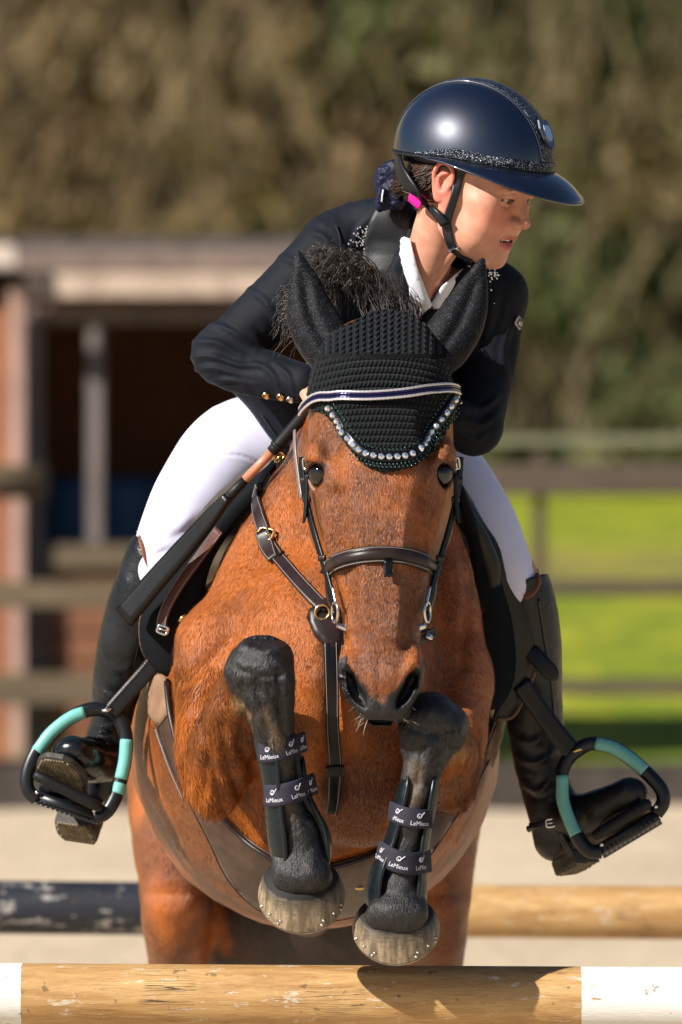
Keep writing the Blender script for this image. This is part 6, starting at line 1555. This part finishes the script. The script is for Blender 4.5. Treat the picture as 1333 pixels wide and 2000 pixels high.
# far flap and knee roll
V_, F_ = sheet([[(885,935,400),(900,948,450),(890,930,760)],[(905,1000,405),(945,1022,470),(920,1000,780)],[(935,1080,420),(992,1082,480),(965,1080,800)],[(962,1160,440),(1026,1150,492),(1000,1160,800)],[(980,1240,455),(1046,1225,500),(1020,1240,780)],[(985,1310,470),(1048,1290,505),(1030,1310,720)],[(962,1408,480),(1004,1398,505),(1000,1390,700)]], 9); mesh_obj('flap', V_, F_, M_flap, saddle)
V_, F_ = tube(crom([(902,950,448),(947,1022,468),(994,1082,478),(1028,1150,490),(1048,1225,498),(1050,1292,503),(1030,1350,503),(1004,1398,500),(972,1406,480)], 6), 4, 8); mesh_obj('flap_edge', V_, F_, M_brownedge, saddle)
V_, F_ = tube(crom([(890,985,360),(912,1015,372),(938,1058,386),(955,1100,398),(964,1146,408)], 6), np.interp(np.linspace(0,1,25), [0,.2,.8,1], [10,20,21,14]), 14, flat=.8); mesh_obj('knee_roll', V_, F_, M_flap, saddle)
P = crom([(1034,1270,480),(1062,1298,474),(1088,1326,476)], 6); V_, F_ = ribbon(P, [(0,-.2,-1)]*len(P), [30,32,33,33,33,33,33,33,33,32,30,24,12], 6); mesh_obj('leather_tail', V_, F_, M_flap, saddle)
for pts, w, lab in (([(318,1262,470),(296,1300,478),(262,1340,488),(214,1394,500)], 34, 0), ([(1018,1335,478),(1050,1380,488),(1082,1424,496),(1122,1472,506)], 38, 1)):
    P = crom(pts, 7); V_, F_ = ribbon(P, [(-.2 if not lab else .2,-.1,-1)]*len(P), w, 6); sl = mesh_obj('stirrup_leather', V_, F_, M_tackb, saddle)
    T = nrm(np.gradient(P, axis=0)); N_ = np.tile([0, 0, -1.], (len(P), 1)); S = nrm(np.cross(T, N_))
    for sg in (-1, 1):
        mb = MB()
        Q = resample(P+S*sg*(w/2-5)+N_*7.2, 6.5)
        for q0, q1 in zip(Q[:-1], Q[1:]): V_, F_ = tube([q0, q0+(q1-q0)*.6], 1.1, 5); mb.add(V_, F_)
        mb.build('stitching', M_stitch, sl) if not lab else None
# girth
girth = empty('girth', W1(620, 1700, 400), 'broad brown leather girth round the bay belly', 'girth')
TRUNK = Field([p_ for p_ in HB[:4]]+HB[6:8])
G_out = [(300,1335),(306,1400),(330,1480),(370,1560),(412,1640),(440,1700),(475,1745),(520,1778),(590,1796),(680,1786),(740,1762),(800,1712),(850,1650),(900,1575),(940,1510),(966,1450),(974,1400)]
G_in = [(950,1410),(928,1460),(900,1510),(850,1570),(790,1626),(740,1652),(680,1676),(620,1688),(560,1678),(500,1645),(450,1600),(402,1545),(366,1475),(346,1400),(338,1335)]
gout = crom(G_out, 4); gin = crom(G_in, 4)
TR2 = Field(HB[:1]+[HB[7]])
V_, F_, _ = drape(TR2, np.vstack([gout, gin]), 4, 9, 11, d0=-60, dclip=(0, 760)); mesh_obj('band', V_, F_, M_girth, girth)
def ongirth(pts, lift, n=5):
    P = crom(pts, n); d, _ = hit(TR2, P[:, 0], P[:, 1], -60); P = np.column_stack([P, np.clip(d, 0, 760)]); return P+TR2.grad(P, 4)*lift
V_, F_ = tube(ongirth(G_in, 14), 5.5, 8); mesh_obj('rolled_edge', V_, F_, M_tack, girth)
V_, F_ = tube(ongirth([(x*.97+.03*620, y*.985+.015*1500) for x, y in G_out], 13.5), 1.3, 5); mesh_obj('stitching', V_, F_, M_tack, girth)
V_, F_, _ = drape(TR2, np.array([(300,1318),(336,1322),(346,1392),(322,1420),(304,1400)], float), 14, 5, 8, d0=-60, dclip=(0, 700)); mesh_obj('suede_guard', V_, F_, M_suede, girth)
V_, F_, _ = drape(TR2, np.array([(962,1398),(978,1394),(970,1440),(950,1500),(938,1480),(944,1440)], float), 12, 4, 8, d0=-60, dclip=(0, 700)); mesh_obj('suede_guard', V_, F_, M_suede, girth)
for pts in ([(318,1425),(345,1500),(372,1560)], [(955,1420),(925,1490),(890,1550)]): V_, F_ = tube(ongirth(pts, 15), 1.5, 5); mesh_obj('stitching', V_, F_, M_stitch, girth)
for gx, gy2 in ((598,1650),(700,1722)):
    P = ongirth([(gx,gy2),(gx+1,gy2)], 14, 1); V_, F_ = ell_mesh(P[0], (9,4,4)); mesh_obj('stud', V_, F_, M_brass, girth)
# stirrups
M_iron = simple('black_stirrup_alloy', (.006, .007, .010), .36, metal=.1, spec=.5, bscale=80, bstr=.1, bdist=.001); M_teal = simple('mint_teal_inlay', (.16, .47, .42), .38, spec=.5)
M_rub = simple('black_rubber', (.006, .006, .007), .5, spec=.3, bscale=200, bstr=.3, bdist=.001)
def stirrup(label, apexn, left, right, tl, tr, ins, bar, tilt):
    s0 = np.array(apexn, float); e = empty('stirrup', W1(*s0), label, 'stirrup', 'stirrups at the rider\'s feet')
    P = crom(left[::-1]+[apexn]+right, 6); V_, F_ = tube(P, 13.5, 14, flat=1.0, ref=(0, 0, 1.)); 
    Tn_ = nrm(np.gradient(P, axis=0))
    V_, F_ = tube(P, 12, 14, flat=1.2, ref=(0, 0, 1.)); fr = mesh_obj('frame', V_, F_, M_iron, e)
    for seg, n0, n1 in ins:
        Q = crom(seg, 6); Q = Q[n0:len(Q)-n1 if n1 else len(Q)]; V_, F_ = tube(Q+np.array([0, 0, -4.]), 11, 14, flat=1.16, ref=(0, 0, 1.)); mesh_obj('inlay', V_, F_, M_teal, fr)
    # foot bed: front bar, rear bar, base and ridges
    tl, tr = np.array(tl, float), np.array(tr, float); ax = nrm(tr-tl); up = nrm(np.cross(ax, (0, 0, 1.))); up = up if up[1] < 0 else -up; dn = nrm(np.cross(ax, up)); dn = dn if dn[2] > 0 else -dn
    dn = nrm(dn*1.0-up*tilt)
    for a in (0, 78): V_, F_ = tube([tl+dn*a, (tl+tr)/2+dn*a, tr+dn*a], 12, 12, flat=.8, ref=up); mesh_obj('rail', V_, F_, M_iron, e)
    W3 = lambda a, b, c: tuple(tl+ax*a+dn*b+up*c)
    Lb = np.linalg.norm(tr-tl); mb = MB()
    pts = [W3(a, b, c) for a in (2, Lb-2) for b in (0, 78) for c in (-9, 2)]
    mb.add(pts, [(0,1,3,2),(4,6,7,5),(0,4,5,1),(2,3,7,6),(0,2,6,4),(1,5,7,3)])
    fb = fixn(mb.build('foot_bed', M_rub, e)); mb = MB()
    k = 12
    for a in np.linspace(10, Lb-10, k):
        pts = [W3(a+x, b, c) for x in (-3, 3) for b in (-13, 80) for c in (-10, -3)]; mb.add(pts, [(0,1,3,2),(4,6,7,5),(0,4,5,1),(2,3,7,6),(0,2,6,4),(1,5,7,3)])
    fixn(mb.build('ridge', M_iron, fb))
    b0, b1 = np.array(bar[0], float), np.array(bar[1], float); V_, F_ = tube([b0+(b1-b0)*t_ for t_ in (0, .04, .2, .8, .96, 1)], [5, 10, 12, 12, 10, 5], 12); mesh_obj('grip_bar', V_, F_, M_rub, e)
    V_, F_ = tube([s0+(-8, 2, -14), s0+(9, -3, -14)], 4, 8); mesh_obj('leather_slot', V_, F_, M_brass if apexn[0] > 600 else M_silver, e)
    for q in (left[-1], right[-1]): V_, F_ = ell_mesh((q[0], q[1]-14, q[2]-14), (4,4,2.5), nu=10, nv=6); mesh_obj('screw', V_, F_, M_silver, fr)
    return e
stirrup('mint and black stirrup holding the boot whose sole faces the front, on the whip side', (208,1388,505),
        [(176,1386,503),(138,1402,500),(100,1432,496),(70,1470,492),(54,1510,488),(54,1542,486),(72,1562,486)], [(234,1404,505),(246,1440,502),(244,1485,498),(234,1530,494),(222,1565,490),(206,1588,488),(184,1598,486)],
        (70,1556,486), (190,1598,486), [([(178,1386,503),(138,1402,500),(100,1432,496),(72,1468,492)], 2, 0), ([(247,1445,502),(244,1485,498),(236,1522,494)], 0, 0), ([(235,1530,494),(229,1550,492)], 0, 0)], ((66,1512,462),(200,1580,462)), -.35)
stirrup('mint and black stirrup holding the boot that points outwards, with the spur', (1128,1466,508),
        [(1108,1486,506),(1097,1520,503),(1100,1562,500),(1114,1605,496),(1132,1640,492),(1152,1662,490),(1176,1664,488)], [(1156,1453,507),(1196,1460,505),(1232,1482,502),(1266,1512,498),(1292,1542,494),(1296,1568,492),(1282,1590,490)],
        (1172,1660,488), (1286,1592,490), [([(1098,1515,503),(1100,1562,500),(1114,1605,496),(1126,1630,493)], 0, 0), ([(1164,1452,507),(1196,1460,505),(1232,1482,502),(1260,1506,498)], 0, 0)], ((1158,1636,464),(1272,1566,464)), .1)
# whip
whip = empty('riding_whip', W1(480, 930, 250), 'black jumping whip with tan grip band and long flat flap along the white breeches', 'whip')
V_, F_ = tube(crom([(628,770,205),(596,808,225),(560,850,245),(532,882,258)], 5), 12, 12); mesh_obj('handle', V_, F_, M_rub, whip)
V_, F_ = tube([(545,867,252),(540,873,254)], 14.5, 12); mesh_obj('collar', V_, F_, M_rub, whip)
V_, F_ = tube([(532,882,258),(505,910,270),(480,936,282)], 9, 12); mesh_obj('grip_band', V_, F_, simple('copper_tan_grip', (.48, .20, .12), .35, bscale=120, bstr=.2), whip)
V_, F_ = tube([(480,936,282),(455,962,296),(425,995,312)], [9,10,12], 12); mesh_obj('shaft', V_, F_, M_rub, whip)
P = crom([(448,970,298),(410,1014,318),(360,1072,345),(300,1140,375),(243,1206,402)], 6); V_, F_ = ribbon(P, [(-.35,-.25,-.9)]*len(P), np.interp(np.linspace(0,1,len(P)), [0,.2,.5,1], [18,32,42,50]), 11); fl_ = mesh_obj('flap', V_, F_, M_tackb, whip)
T = nrm(np.gradient(P, axis=0)); N_ = np.tile(nrm(np.array([-.35,-.25,-.9])), (len(P), 1)); S = nrm(np.cross(T, N_))
V_, F_ = tube(P[2:]+S[2:]*(np.interp(np.linspace(0,1,len(P)), [0,.2,.5,1], [18,32,42,50])[2:]/2-4)[:, None]+N_[2:]*11, 1.1, 5); mesh_obj('stitching', V_, F_, M_flap, fl_)
log('saddle')
# tendon boots
M_tb = simple('teal_black_boot_shell', (.002, .006, .009), .34, spec=.4, rvar=.05); M_strap = simple('navy_elastic', (.012, .011, .024), .8, bscale=500, bstr=.4, bdist=.001); M_print = simple('pale_print', (.62, .60, .66), .6)
def text_mesh(txt, size):
    c = bpy.data.curves.new('lettering', 'FONT'); c.body = txt; c.size = size; c.align_x = 'CENTER'; c.extrude = 0.0; c.resolution_u = 3
    o = bpy.data.objects.new('lettering', c); COL.objects.link(o); dg = bpy.context.evaluated_depsgraph_get(); me = bpy.data.meshes.new_from_object(o.evaluated_get(dg))
    V_ = np.array([tuple(v.co) for v in me.vertices]); F_ = [tuple(p_.vertices) for p_ in me.polygons]; bpy.data.objects.remove(o); bpy.data.curves.remove(c); bpy.data.meshes.remove(me); return V_, F_
TXT = text_mesh('LeMieux', 15.5)
def tendon_boot(label, cx0, chain, opening, straps, field_ref):
    e = empty('tendon_boot', W1(*cx0), label, 'leg boot', 'tendon boots on the forelegs')
    full = Field([Chain(chain, k=10, sub=3)])
    y0, y1 = chain[0][1], chain[-1][1]
    side = np.array(opening, float)
    shell_ = Field([Chain(chain, k=10, sub=3)], lambda P, d: np.maximum(np.maximum(d, -np.where(P[:, 2] < chain[0][2]+6, poly_inside_dist(P[:, :2], side), 50)), np.maximum(0, 0)+d*0-1e3))
    V, F = mesh_field(shell_, 2.6, sm=1); ob = mesh_obj('shell', V, F, M_tb, e)
    for ed in (opening[:len(opening)//2], opening[len(opening)//2:]):
        P = crom(ed, 6); d, _ = hit(full, P[:, 0], P[:, 1], -400); ok = d < chain[0][2]+60; P = np.column_stack([P, d])[ok]
        if len(P) > 3: V_, F_ = tube(P, 5, 8); mesh_obj('edge_roll', V_, F_, M_tb, ob)
    for (pts, w, offs) in straps:
        P = crom(pts, 10); d, _ = hit(full, P[:, 0], P[:, 1], -400); d = np.minimum(d, chain[0][2]+25); P = np.column_stack([P, d]); P[:, 2] = np.convolve(np.pad(P[:, 2], 3, 'edge'), np.ones(7)/7, 'valid')
        mid = np.array([P[:, 0].mean(), P[:, 1].mean()]); N_ = np.column_stack([(P[:, 0]-mid[0])/42, 0*P[:, 0], -np.ones(len(P))]); N_ = nrm(N_)
        T = nrm(np.gradient(P, axis=0)); S = nrm(np.cross(T, N_)); S = S*np.where(S[:, 1] > 0, 1, -1)[:, None]
        V_, F_ = ribbon(P+N_*2, N_, w, 4); so = mesh_obj('elastic_strap', V_, F_, M_strap, e)
        Lc_ = np.r_[0, np.cumsum(np.linalg.norm(np.diff(P, axis=0), axis=1))]; mid_s = Lc_[-1]/2
        def put(u, v, lift=7.2):
            u = np.clip(u, 0, Lc_[-1]); Pu = np.stack([np.interp(u, Lc_, P[:, k]) for k in range(3)], 1); Su = np.stack([np.interp(u, Lc_, S[:, k]) for k in range(3)], 1); Nu = np.stack([np.interp(u, Lc_, N_[:, k]) for k in range(3)], 1)
            return Pu-Su*v[:, None]+Nu*lift
        mb = MB()
        for o_ in offs:
            V_, F_ = TXT; Vv = put(mid_s+o_+V_[:, 0]*.62, V_[:, 1]*.8-13)
            ok = (mid_s+o_+V_[:, 0]*.62 > 1) & (mid_s+o_+V_[:, 0]*.62 < Lc_[-1]-1); F2 = [f[::-1] for f in F_ if all(ok[i] for i in f)]
            if F2: mb.add(Vv, F2)
            # leaf-and-tick mark above the name
            for crv in ([(-6,6),(-3,10),(1,9),(2,5),(-1,2),(-5,3),(-6,6)], [(-3,6),(0,3),(3,7),(8,13)]):
                q = crom(np.array(crv, float), 4); u = mid_s+o_+q[:, 0]
                if u.min() > 2 and u.max() < Lc_[-1]-2:
                    Pq = put(u, q[:, 1]+0.0, 7.0); V_, F_ = tube(Pq, 1.0, 4); mb.add(V_, F_)
        if mb.V: mb.build('lettering', M_print, so)
    return e
tendon_boot('leg boot on the foreleg below the higher knee, two lettered straps', (555,1540,-185),
    [(520,1404,-190,26,24),(536,1440,-188,42,42),(551,1505,-182,43,48),(561,1560,-176,46,50),(576,1612,-170,56,58),(588,1652,-166,62,58),(592,1676,-164,50,48)],
    [(522,1380),(532,1420),(541,1480),(545,1540),(550,1590),(556,1640),(560,1700),(640,1700),(640,1660),(634,1620),(612,1575),(598,1530),(590,1480),(578,1420),(560,1380)],
    [([(507,1470),(530,1470),(560,1462),(594,1448)], 40, (6, 50, -40)), ([(519,1554),(545,1554),(580,1545),(614,1530)], 43, (4, 50, -44))], None)
tendon_boot('leg boot on the foreleg beneath the horse nose, two lettered straps', (800,1620,-155),
    [(826,1512,-160,24,24),(818,1545,-158,41,42),(804,1605,-156,42,46),(792,1662,-154,46,50),(780,1708,-154,56,58),(774,1755,-154,60,56),(774,1778,-154,46,44)],
    [(800,1500),(796,1540),(782,1600),(768,1650),(752,1690),(742,1730),(740,1810),(812,1810),(818,1750),(822,1700),(826,1650),(836,1600),(846,1540),(852,1500)],
    [([(764,1584),(788,1594),(812,1600),(842,1600)], 38, (-14, 30)), ([(741,1662),(770,1680),(802,1688),(838,1682)], 44, (-12, 34, -58))], None)
for pts, nm in (([(508,1452,-196),(510,1500,-200),(514,1540,-198)], 'closure'), ([(522,1530,-196),(524,1560,-198),(526,1580,-196)], 'closure')):
    pass
log('leg boots')
